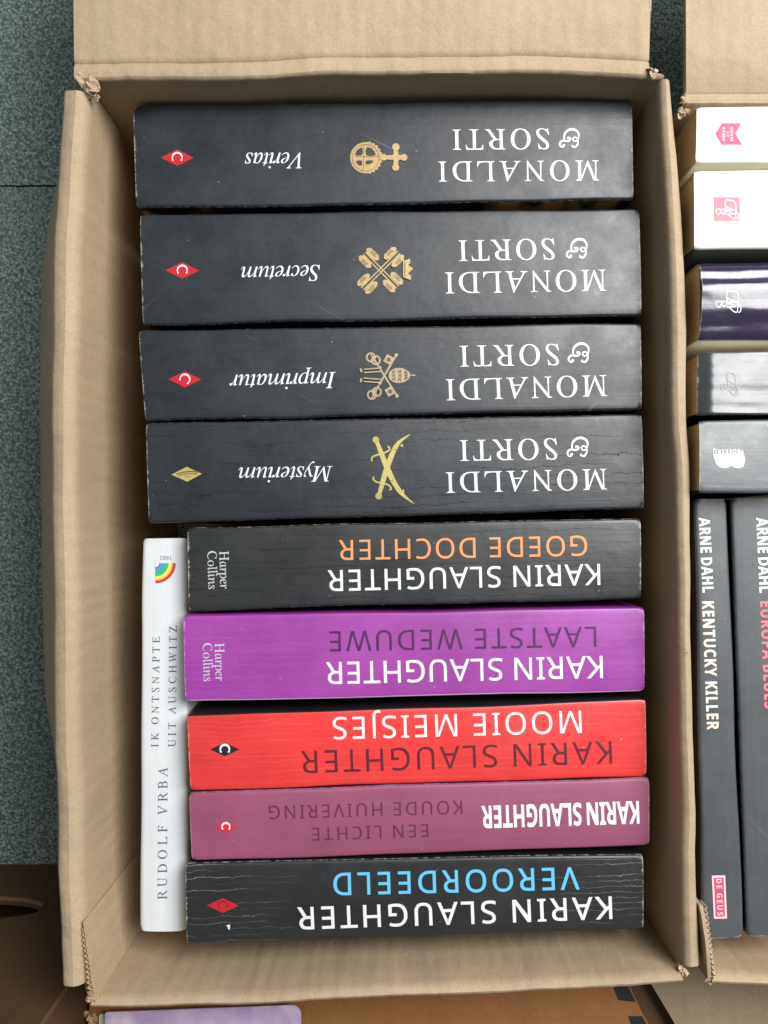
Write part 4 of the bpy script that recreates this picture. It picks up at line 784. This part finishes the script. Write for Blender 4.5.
M_peach = ink('peach_ink', (250, 226, 206)); M_salm = ink('salmon_ink', (222, 116, 128))
LT('author_lettering', 'ARNE DAHL', 'bold', (699.0, 517.8), (702.8, 592.7), 10.6, zr3, M_white_ink, r6, squeeze=.86, bold=.012)
LT('title_lettering', 'KENTUCKY KILLER', 'bold', (702.2, 601.6), (707.4, 729.8), 11.2, zr3, M_peach, r6, squeeze=.84, bold=.012)
LT('author_lettering', 'ARNE DAHL', 'bold', (756.3, 517.8), (759.6, 592.7), 11, zr3, M_white_ink, r7, squeeze=.86, bold=.012)
LT('title_lettering', 'EUROPA BLUES', 'bold', (760, 601.6), (764.6, 708.3), 11.2, zr3, M_salm, r7, squeeze=.84, bold=.012)
e = Emblem((700, 865), 12.8, zr3); e.poly([(152, 137), (322, 131), (346, 684), (180, 690)], 0); e.poly([(178, 165), (300, 160), (320, 658), (200, 664)], 1)
lb = e.build('publisher_label', [M_pinkw, ink('label_pink_ink', (198, 76, 110))], r6)
LT('publisher_lettering', 'DE GEUS', 'bold', (716, 878.8), (717.7, 915.4), 5.2, zr3, M_pinkw, r6, up_z=.0002)

# ------------------------------------------------------------------ cardboard boxes
RIM = .168
def wall_points(stations, line, prof, outward, zs=None, wob=.0008, seed=0.0, horiz=True):
    """stations: photo coordinate along the wall; line(st) -> rim point; prof(st) -> [(out, z)]"""
    P = []
    for s_ in stations:
        b = line(s_); row = []
        for k, (o_, z_) in enumerate(prof(s_)):
            wv = n2(s_ * .012, z_ * 14 + seed, seed) * wob * min(1, abs(z_ - .0) / .03) + n2(s_ * .05, z_ * 60, seed + 5) * wob * .25
            p = b + Vector(outward) * (o_ + wv); p.z = z_ + n2(s_ * .02, o_ * 120, seed + 9) * wob * .5 * (z_ > .02)
            row.append(p)
        P.append(row)
    return P
def frange(a, b, n): return [a + (b - a) * i / n for i in range(n + 1)]
def split_sheet(box, P, kj, mats_w, mats_f, thick, inward, fl_rng=None):
    a = sheet('wall', [r[:kj + 1] for r in P], thick, mats_w, box, inward)
    rows = P if fl_rng is None else P[fl_rng[0]:fl_rng[1]]
    N = sheet('flap', [r[kj:] for r in rows], thick, mats_f, box, (0, 0, 1))
    return a, N
def torn(root, px, z, size, mat, n=7, seed=1):
    """crumpled torn corner of board: bent slivers of paper"""
    rnd = random.Random(seed); c = at(*px, z); mb = MB()
    for k in range(n):
        a = rnd.uniform(0, 6.28); l = size * rnd.uniform(.6, 1.1); w_ = size * rnd.uniform(.5, .85)
        d = Vector((math.cos(a), math.sin(a), 0)); nn = Vector((-d.y, d.x, 0)); o_ = c + Vector((rnd.uniform(-.5, .5), rnd.uniform(-.5, .5), rnd.uniform(-.5, .1))) * size
        P = []
        for i in range(5):
            t = i / 4 - .5; row = []
            for j in range(4):
                s_ = j / 3 - .5
                p = o_ + d * (t * l) + nn * (s_ * w_ * (1 - .5 * abs(t))) + Vector((0, 0, size * (.35 * math.cos(t * 3 + k) + rnd.uniform(-.12, .12) + .3 * s_ * math.sin(k))))
                row.append(p)
            P.append(row)
        I = mb.grid(P, 0, False)
        J = mb.grid([[p - Vector((0, 0, .0004)) for p in r] for r in P], 0, False, True)
        for i in range(4): mb.face((I[i][0], J[i][0], J[i + 1][0], I[i + 1][0])); mb.face((I[i][-1], I[i + 1][-1], J[i + 1][-1], J[i][-1]))
        for j in range(3): mb.face((I[0][j], I[0][j + 1], J[0][j + 1], J[0][j])); mb.face((I[-1][j], J[-1][j], J[-1][j + 1], I[-1][j + 1]))
    return mb.build('torn_corner', mat, root)
def flutes(root, A, B, wa, wb, side, mat, n=22):
    """wavy middle layer of corrugated board seen on a cut edge from A to B"""
    mb = MB(); side = Vector(side); P = []
    for i in range(n * 8 + 1):
        t = i / (n * 8); p = A.lerp(B, t); wd = wa + (wb - wa) * t
        q = p + side * wd * (.5 + .42 * math.sin(i / 8 * 2 * math.pi) + .06 * n2(i * .4, 1)); q.z += n2(i * .3, 4) * .0004
        P.append([q, q - Vector((0, 0, .006))])
    I = mb.grid(P); J = mb.grid([[p + side * .0003 + (B - A).normalized() * .0001 for p in r] for r in P], flip=True)
    for i in range(len(P) - 1): mb.face((I[i][0], I[i + 1][0], J[i + 1][0], J[i][0]))
    return mb.build('corrugated_edge', mat, root)

# ---- the left box
box1 = empty('cardboard_box', at(385, 530, .15).xy.to_3d(), 'large open cardboard box packed with black, purple and red books', 'box', 'open cardboard boxes full of books')
# left wall and its folded flap
lx = [(78, 85), (90, 85), (250, 76), (500, 73), (750, 76), (985, 83), (1004, 85)]
lean = [(90, .05), (130, .35), (190, .95), (260, 1.1), (420, 1.1), (700, 1.0), (860, .45), (990, .03)]
lw_ = [(90, .0105), (250, .0105), (500, .0098), (750, .0100), (985, .0095)]
def prof_l(s_):
    m = lerp_tab(lean, s_); w_ = lerp_tab(lw_, s_)
    return [(0, .003), (0, .03), (0, .06), (0, .09), (0, .115), (0, .135), (0, .150), (-.0002, RIM - .008), (0, RIM - .005), (.0009, RIM - .0025), (.0025, RIM - .0008), (.0045, RIM),
            (.0060, RIM - .0002), (w_ - .0012, RIM - .0006), (w_, RIM - .0016), (w_ + .0012 + .001 * m, RIM - .005), (w_ + .001 + .008 * m, RIM - .016), (w_ + .001 + .0165 * m, RIM - .030), (w_ + .002 + .0195 * m, RIM - .042), (w_ + .002 + .0185 * m, RIM - .052)]
def low_ends(P, st, lo_, hi_, drop):
    for r, s_ in zip(P, st):
        if s_ < lo_ or s_ > hi_:
            for p in r: p.z = min(p.z, RIM - drop)
            for k in range(1, len(r)): r[k].z = max(r[k].z, r[k - 1].z + 2e-5) if r[k].z >= RIM - drop - .001 else r[k].z
stl = [80.3, 89.6] + frange(90, 987, 46) + [987.4, 1003]
P = wall_points(stl, lambda s_: at(lerp_tab(lx, s_), s_, RIM), prof_l, (-1, 0, 0), wob=.0010, seed=3)
for i in (0, 1, -2, -1):
    for k in range(8, 12): P[i][k] = P[i][7] + Vector((-.0003 * (k - 7), 0, .0002 * (k - 7)))
split_sheet(box1, P, 11, M_ky, M_ky, .0030, (1, 0, 0), (2, -2))
# rear wall and flap
ty = [(60, 79), (255, 76.5), (360, 72), (520, 71), (670, 78)]
def prof_t(s_):
    return [(0, .003), (0, .06), (0, .11), (0, .14), (.0004, RIM - .008), (.0002, RIM - .004), (-.0006, RIM - .0018), (-.0004, RIM - .0004), (.0006, RIM + .0003), (.0025, RIM + .0006), (.0052, RIM + .0002), (.0066, RIM - .0006),
            (.0074, RIM - .0012), (.0080, RIM - .0004), (.0100, RIM + .0002), (.030, RIM + .001), (.06, RIM + .0005), (.12, RIM - .003), (.22, RIM - .012)]
P = wall_points(frange(74, 664, 44), lambda s_: at(s_, lerp_tab(ty, s_), RIM), prof_t, (0, 1, 0), wob=.0016, seed=11)
for i, s_ in enumerate(frange(74, 664, 44)):        # the flap is cut a little shorter than the wall at its right end
    if s_ > 648: 
        for j in range(9, len(P[i])): P[i][j].x = min(P[i][j].x, at(649 + (.6 if j % 2 else 0), 40, RIM).x + (s_ - 664) * 1e-5)
split_sheet(box1, P, 8, M_kx, M_kx, .0030, (0, -1, 0))
# right wall and its flap, folded down outside
rx = [(78, 660), (130, 663), (300, 669.5), (450, 674), (600, 679), (850, 683), (970, 683.5)]
rw = [(78, .0052), (130, .0064), (300, .0076), (450, .0070), (600, .0060), (850, .0066), (970, .0074)]
def prof_r(s_):
    w_ = lerp_tab(rw, s_)
    return [(0, .003), (0, .06), (0, .11), (0, .14), (0, RIM - .010), (-.0002, RIM - .005), (.0004, RIM - .0022), (.0014, RIM - .0006), (.0030, RIM),
            (w_ - .0016, RIM - .0004), (w_ - .0004, RIM - .0014), (w_, RIM - .0036), (w_ + .0004, RIM - .02), (w_ + .0006, RIM - .05), (w_ + .0004, RIM - .09)]
P = wall_points(frange(79, 967, 46) + [967.4, 978], lambda s_: at(lerp_tab(rx, s_), s_, RIM), prof_r, (1, 0, 0), wob=.0011, seed=21)
for i in (-2, -1):
    for k in range(5, 9): P[i][k] = P[i][4] + Vector((.0003 * (k - 4), 0, .0002 * (k - 4)))
split_sheet(box1, P, 8, M_ky, M_ky, .0026, (-1, 0, 0), (0, -2))
# front wall and its flap, folded down outside
by = [(84, 1001), (170, 999), (250, 997), (330, 993), (450, 988), (580, 981), (690, 974)]
def prof_b(s_):
    return [(0, .003), (0, .06), (0, .10), (.0006, .13), (.0004, .15), (0, RIM - .006), (.0003, RIM - .003), (.0012, RIM - .001), (.0024, RIM),
            (.0036, RIM - .0006), (.0044, RIM - .002), (.0048, RIM - .006), (.0050, RIM - .03), (.0052, RIM - .09)]
P = wall_points([82, 90] + frange(90.6, 683, 46), lambda s_: at(s_, lerp_tab(by, s_), RIM), prof_b, (0, -1, 0), wob=.0011, seed=31)
for i in (0, 1):
    for k in range(5, len(P[i])): P[i][k].z = min(P[i][k].z, RIM - .010 + .0001 * k)
split_sheet(box1, P, 8, M_kx, M_kx, .0030, (0, 1, 0), (2, None))
mb = MB(); a, b_ = at(80, 1000, RIM), at(684, 76, RIM); mb.box((a.x, a.y, .0005), (b_.x, b_.y, .0035)); mb.build('floor_panel', M_kx, box1)
# glue tab inside the near left corner, its cut edge showing the flutes
TA, TB = at(84.3, 921.5, RIM - .001), at(95.5, 1000, RIM - .001)
P = []
for i in range(9):
    p = TA.lerp(TB, i / 8); P.append([Vector((p.x + n2(i * .5, k * .7) * .0003, p.y, z_)) for k, z_ in enumerate((.004, .05, .09, .12, .14, .155, RIM - .001))])
sheet('glue_tab', P, .0006, M_ky, box1, (1, 0, 0))
flutes(box1, TA + Vector((-.0008, -.003, -.0002)), TB + Vector((-.0009, .001, -.0002)), -.0006, -.0030, (1, 0, 0), M_torn_brown, 13)
torn(box1, (88, 87), RIM + .0005, .0058, M_torn, 9, 3); torn(box1, (653, 73), RIM + .001, .0024, M_torn, 7, 5); torn(box1, (687, 652), RIM + .0002, .0016, M_torn_brown, 3, 44)
torn(box1, (685, 972), RIM - .001, .0026, M_torn, 6, 8); torn(box1, (91, 996), RIM - .001, .0032, M_torn_brown, 6, 12)

# ---- the right box
box2 = empty('cardboard_box', at(900, 545, .15).xy.to_3d(), 'open cardboard box with white and slate grey books, cut off at the right', 'box', 'open cardboard boxes full of books')
XE = 1240
def prof_t2(s_):
    return [(0, .003), (0, .08), (0, .14), (0, RIM - .006), (0, RIM - .002), (.0008, RIM - .0004), (.0024, RIM), (.0042, RIM - .0004), (.0052, RIM - .0010), (.0060, RIM - .0002), (.03, RIM + .001), (.08, RIM), (.23, RIM - .010)]
P = wall_points(frange(687, XE, 40), lambda s_: at(s_, 104.5, RIM), prof_t2, (0, 1, 0), wob=.0008, seed=41)
for j in range(6, 13): P[0][j].x += -.0006 + .0004 * (j % 2)
split_sheet(box2, P, 6, M_kx, M_kx, .0030, (0, -1, 0))
P = wall_points(frange(712, XE, 40), lambda s_: at(s_, 976 + (s_ - 712) * .045, RIM), prof_b, (0, -1, 0), wob=.0009, seed=51)
split_sheet(box2, P, 8, M_kx, M_kx, .0030, (0, 1, 0))
LR = .140
lwx = [(104, .1308), (300, .1316), (488, .1326), (506, .1360), (940, .1400), (984, .1408)]
P = wall_points(frange(106, 980, 60), lambda s_: Vector((lerp_tab(lwx, s_), at(690, s_, RIM).y, 0)), lambda s_: [(0, .003), (0, .06), (0, .11), (0, LR - .003), (0, LR)], (-1, 0, 0), wob=.0001, seed=61)
sheet('wall', P, .0012, M_ky, box2, (1, 0, 0))
xa = at(XE, 104, RIM).x
P = wall_points(frange(104, 980, 30), lambda s_: Vector((xa, at(700, s_, RIM).y, 0)), lambda s_: [(0, .003), (0, .08), (0, .14), (0, RIM - .004), (.002, RIM - .0004), (.004, RIM), (.006, RIM - .002), (.0065, RIM - .02), (.007, RIM - .08)], (1, 0, 0), seed=71)
split_sheet(box2, P, 5, M_ky, M_ky, .0026, (-1, 0, 0))
mb = MB(); a, b_ = at(705, 978, RIM), at(XE, 104, RIM); mb.box((a.x, a.y, .0005), (b_.x, b_.y, .0035)); mb.build('floor_panel', M_kx, box2)
TA, TB = at(702.5, 905, RIM), at(711.5, 978, RIM)
P = []
for i in range(9):
    p = TA.lerp(TB, i / 8); P.append([Vector((p.x + n2(i * .6, k * .7, 4) * .0004, p.y, z_)) for k, z_ in enumerate((.004, .08, .12, .14, .155, RIM + .003 * math.sin(i * .4) * (i < 8)))])
sheet('corner_tab', P, .0016, [M_ky], box2, (1, 0, 0))
flutes(box2, TA + Vector((.0002, 0, .0012)), TB + Vector((.0002, 0, .0012)), .0012, .0014, (1, 0, 0), M_torn, 14)
torn(box2, (684, 112), RIM, .0031, M_torn, 8, 15); torn(box2, (685, 100), RIM + .001, .0022, M_torn, 5, 25); torn(box2, (710, 979), RIM - .001, .0026, M_torn, 7, 18)

# ---- the boxes underneath and in front
YF = at(400, 1016, RIM).y - .004
def slab(name, pts_px, z, thick, mat, root, jag=0.0, sub=10, seed=0):
    """flat board with the outline given in photo points, edges a little ragged"""
    pts = []
    for k, p in enumerate(pts_px):
        q = pts_px[(k + 1) % len(pts_px)]
        for i in range(sub):
            t = i / sub; x, y = p[0] + (q[0] - p[0]) * t, p[1] + (q[1] - p[1]) * t
            v = at(x, y, z); v.x += n2(k * 9 + t * 14, seed) * jag; v.y += n2(k * 9 + t * 14, seed + 5) * jag; pts.append(v)
    mb = MB(); T = [mb.vert(p) for p in pts]; B_ = [mb.vert(p - Vector((0, 0, thick))) for p in pts]
    mb.face(T); mb.face(B_[::-1]); n = len(T)
    for i in range(n): mb.face((T[i], B_[i], B_[(i + 1) % n], T[(i + 1) % n]))
    return mb.build(name, mat, root)
ZF = .112
XL = at(90, 1010, ZF).x; XRf = at(900, 1010, ZF).x; YB = YF - .30
box3 = empty('cardboard_box', ((XL + XRf) / 2, (YF + YB) / 2, 0), 'orange brown cardboard box with black print marks, in front of the book box', 'box')
def ypx(y, z):  # photo row of a world y at level z (near the middle column)
    lo_, hi_ = -3000.0, 4000.0
    for _ in range(50):
        m_ = (lo_ + hi_) / 2
        if at(384, m_, z).y > y: lo_ = m_
        else: hi_ = m_
    return lo_
yt, yb = ypx(YF, ZF), ypx(YB, ZF)
def along(x0, y0, x1, y1, y): return x0 + (x1 - x0) * (y - y0) / (y1 - y0)
fl = slab('flap', [(89, yt), (along(629, 986, 649, 1024, yt), yt), (along(629, 986, 649, 1024, yb), yb), (89, yb)], ZF, .003, M_kraft_out, box3, .0006, 30, 3)
o_z = ZF + .0003
for pl in ([(612, 984), (627, 984), (636, 1002), (618, 1000)], [(628, 1016), (642, 1016), (656, 1040), (636, 1038)], [(646, 1056), (661, 1056), (676, 1082), (656, 1080)]):
    e = Emblem((0, 0), 1, ZF); e.poly(pl); e.build('printed_mark', ink('black_print', (26, 26, 28), .6), box3)
f2 = slab('flap', [(along(652, 985, 674.5, 1024, yt), yt), (895, yt), (895, yb), (along(652, 985, 674.5, 1024, yb), yb)], ZF + .004, .003, M_kraft_grey, box3, .0007, 30, 7)
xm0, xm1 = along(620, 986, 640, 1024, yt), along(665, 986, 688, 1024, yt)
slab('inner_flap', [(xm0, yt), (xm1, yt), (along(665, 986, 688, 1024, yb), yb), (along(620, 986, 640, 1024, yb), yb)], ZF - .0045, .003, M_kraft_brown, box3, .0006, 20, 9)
f2['label'] = 'grey brown flap with a ragged edge'
mb = MB(); th = .003
mb.box((XL + .001, YB, .0005), (XL + .001 + th, YF - .001, ZF - .0035)); mb.build('wall', M_kraft_brown, box3)
mb = MB(); mb.box((XRf - th - .004, YB, .0005), (XRf - .004, YF - .001, ZF - .0035)); mb.build('wall', M_kraft_brown, box3)
mb = MB(); mb.box((XL + .0045, YF - .004, .0005), (XRf - .0075, YF - .001, ZF - .0035)); mb.build('wall', M_kraft_brown, box3)
mb = MB(); mb.box((XL + .0045, YB, .0005), (XRf - .0075, YB + th, ZF - .0035)); mb.build('wall', M_kraft_brown, box3)
mb = MB(); mb.box((XL + .0045, YB + .0035, .0006), (XRf - .0075, YF - .0045, .0036)); mb.build('floor_panel', M_kraft_brown, box3)
torn(box3, (88, 1018), ZF + .001, .006, M_torn_brown, 7, 31)

# purple book lying flat on the orange flap
def m_wash():
    t = NT('purple_wash_cover'); tc = t.n('ShaderNodeTexCoord').outputs['Object']
    f = t.noise(tc, 26, 4, .6); g = t.noise(t.vscale(tc, (1, 1, 1), 0, (2, 1, 0)), 40, 3, .5)
    cc = t.mix(t.mapr(f, .38, .64), s2l((166, 142, 186)), s2l((218, 196, 214))); cc = t.mix(t.mapr(g, .55, .7, 0, .7), cc, s2l((232, 214, 222)))
    t.set(t.b.inputs['Base Color'], cc); t.b.inputs['Roughness'].default_value = .4
    return t.mat
zc = ZF + .007
pa = at(105, 1012.5, zc); pb_ = at(301, 1005, zc)
bk = empty('paperback_book', ((pa.x + pb_.x) / 2, pa.y - .07, ZF + .0008), 'purple and pink washed book lying flat in front of the left box', 'book')
def rounded(x0, y0, x1, y1, r, sk):
    pts = []
    for cx, cy, a0 in ((x1 - r, y1 - r, 0), (x0 + .001, y1 - .001, 90), (x0 + .001, y0 + .001, 180), (x1 - r, y0 + r, 270)):
        rr = r if cx == x1 - r else .001
        for i in range(7): a = R(a0 + 15 * i); pts.append((cx + rr * math.cos(a), cy + rr * math.sin(a)))
    return [(x, y + sk * (x - x0)) for x, y in pts]
def plate(name, pts, z0_, z1_, mat, root):
    mb = MB(); T = [mb.vert((x, y, z1_)) for x, y in pts]; B_ = [mb.vert((x, y, z0_)) for x, y in pts]; n = len(T)
    mb.face(T); mb.face(B_[::-1])
    for i in range(n): mb.face((T[i], B_[i], B_[(i + 1) % n], T[(i + 1) % n]))
    return mb.build(name, mat, root)
sk = (pb_.y - pa.y) / (pb_.x - pa.x)
plate('front_cover', rounded(pa.x, pa.y - .13, pb_.x, pa.y, .005, sk), zc - .0006, zc, m_wash(), bk)
plate('page_block', rounded(pa.x + .0005, pa.y - .1295, pb_.x - .0035, pa.y - .003, .005, sk), ZF + .0015, zc - .0007, M_pages, bk)
plate('back_cover', rounded(pa.x - .0052, pa.y - .13, pb_.x - .004, pa.y - .0045, .005, sk), ZF + .0008, ZF + .0014, board('pale_green_board', (206, 220, 196)), bk)

# dark brown box with a hand hole at the lower left
ZB = .165
def hand_box():
    fl_ = at(20, 864, 0)
    x1 = XL - .003; x0 = x1 - .34; y1 = fl_.y; y0 = y1 - .30
    root = empty('cardboard_box', ((x0 + x1) / 2, (y0 + y1) / 2, 0), 'shaded brown cardboard box with an oval hand hole, lower left', 'box')
    def onwall(px, py):
        d = at(px, py, 0) - cam.location; t = (y1 - CAM_Y0) / d.y
        return cam.location + d * t
    hc = onwall(0, 909); ra = onwall(42, 909).x - hc.x; rz = abs(onwall(0, 920).z - onwall(0, 899).z) / 2
    cu = bpy.data.curves.new('side', 'CURVE'); cu.dimensions = '2D'; cu.fill_mode = 'BOTH'; cu.extrude = .0015
    outer = [(x0, .0005), (x1, .0005), (x1, ZB), (x0, ZB)]
    def rim(a): return (hc.x - .025 + (ra + .025) * (abs(math.cos(a)) ** .8) * (1 if math.cos(a) >= 0 else -1), hc.z + rz * math.sin(a))
    hole = [(rim(R(a))[0] + n2(a * .3, 2) * .0005, rim(R(a))[1] + n2(a * .2, 1) * .0008) for a in range(0, 360, 6)]
    for pts in (outer, hole):
        sp = cu.splines.new('POLY'); sp.points.add(len(pts) - 1); sp.use_cyclic_u = True
        for q, p in zip(sp.points, pts): q.co = (p[0], p[1], 0, 1)
    tmp = bpy.data.objects.new('tmp', cu); col.objects.link(tmp); dg = bpy.context.evaluated_depsgraph_get(); dg.update()
    me = bpy.data.meshes.new_from_object(tmp.evaluated_get(dg)); bpy.data.objects.remove(tmp); bpy.data.curves.remove(cu); me.materials.clear()
    for v in me.vertices: v.co = Vector((v.co.x, y1 - .0015 + v.co.z, v.co.y)) - loc_of(root)
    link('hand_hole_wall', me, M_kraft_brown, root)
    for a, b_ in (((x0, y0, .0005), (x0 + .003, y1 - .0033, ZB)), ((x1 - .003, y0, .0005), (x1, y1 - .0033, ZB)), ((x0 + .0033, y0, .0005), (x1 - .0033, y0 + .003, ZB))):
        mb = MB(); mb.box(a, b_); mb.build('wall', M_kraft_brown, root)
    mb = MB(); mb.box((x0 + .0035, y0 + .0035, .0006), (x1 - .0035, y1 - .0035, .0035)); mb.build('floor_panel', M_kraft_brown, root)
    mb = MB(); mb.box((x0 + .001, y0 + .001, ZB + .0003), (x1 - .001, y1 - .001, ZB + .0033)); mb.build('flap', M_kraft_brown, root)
    # torn liner round the hole
    mb = MB(); P = []
    for i in range(90):
        a = R(-165 + 150 * i / 89); x, z_ = rim(a); c, n_ = math.cos(a), math.sin(a); up = .4 + .6 * (n_ < 0)
        P.append([Vector((x + c * .0022, y1 + .0003, z_ + n_ * (.0030 + .001 * n2(i * .9, 8)) * up)), Vector((x + c * .001, y1 + .0012 + .0008 * n2(i * .8, 6), z_ + n_ * (.0012 + .0008 * n2(i * .7, 3)) * up)), Vector((x - c * .0004, y1 - .0002, z_ - n_ * (.0002 + .0008 * n2(i * 1.1, 9))))])
    I = mb.grid(P); mb.grid([[p - Vector((0, .0003, 0)) for p in r] for r in P], flip=True)
    mb.build('torn_liner', M_torn_dark, root)
CAM_Y0 = cam.location.y
hand_box()

# ------------------------------------------------------------------ carpet tiles under everything
ys = at(20, 186, 0).y
car = m_carpet()
for k, (y0, y1) in enumerate(((ys + .0006, 2.0), (-2.0, ys - .0006))):
    mb = MB(); n = 800; P = []
    for i in range(n + 1):
        x = -2 + 4 * i / n; j = n2(x * 90, k) * .0008; P.append([Vector((x, y0 + j * (k == 0), 0)), Vector((x, y1 + j * (k == 1), 0))])
    mb.grid(P, 0, False); o = mb.build('carpet_floor', car); tag(o, kind='structure', label='blue green carpet tiles')
    me = o.data
mb = MB(); mb.grid([[Vector((-2, -2, -.004)), Vector((-2, 2, -.004))], [Vector((2, -2, -.004)), Vector((2, 2, -.004))]], 0, False)
tag(mb.build('subfloor', m_plain('subfloor_dark', (.02, .022, .022), .9)), kind='structure', label='dark floor under the carpet tiles')
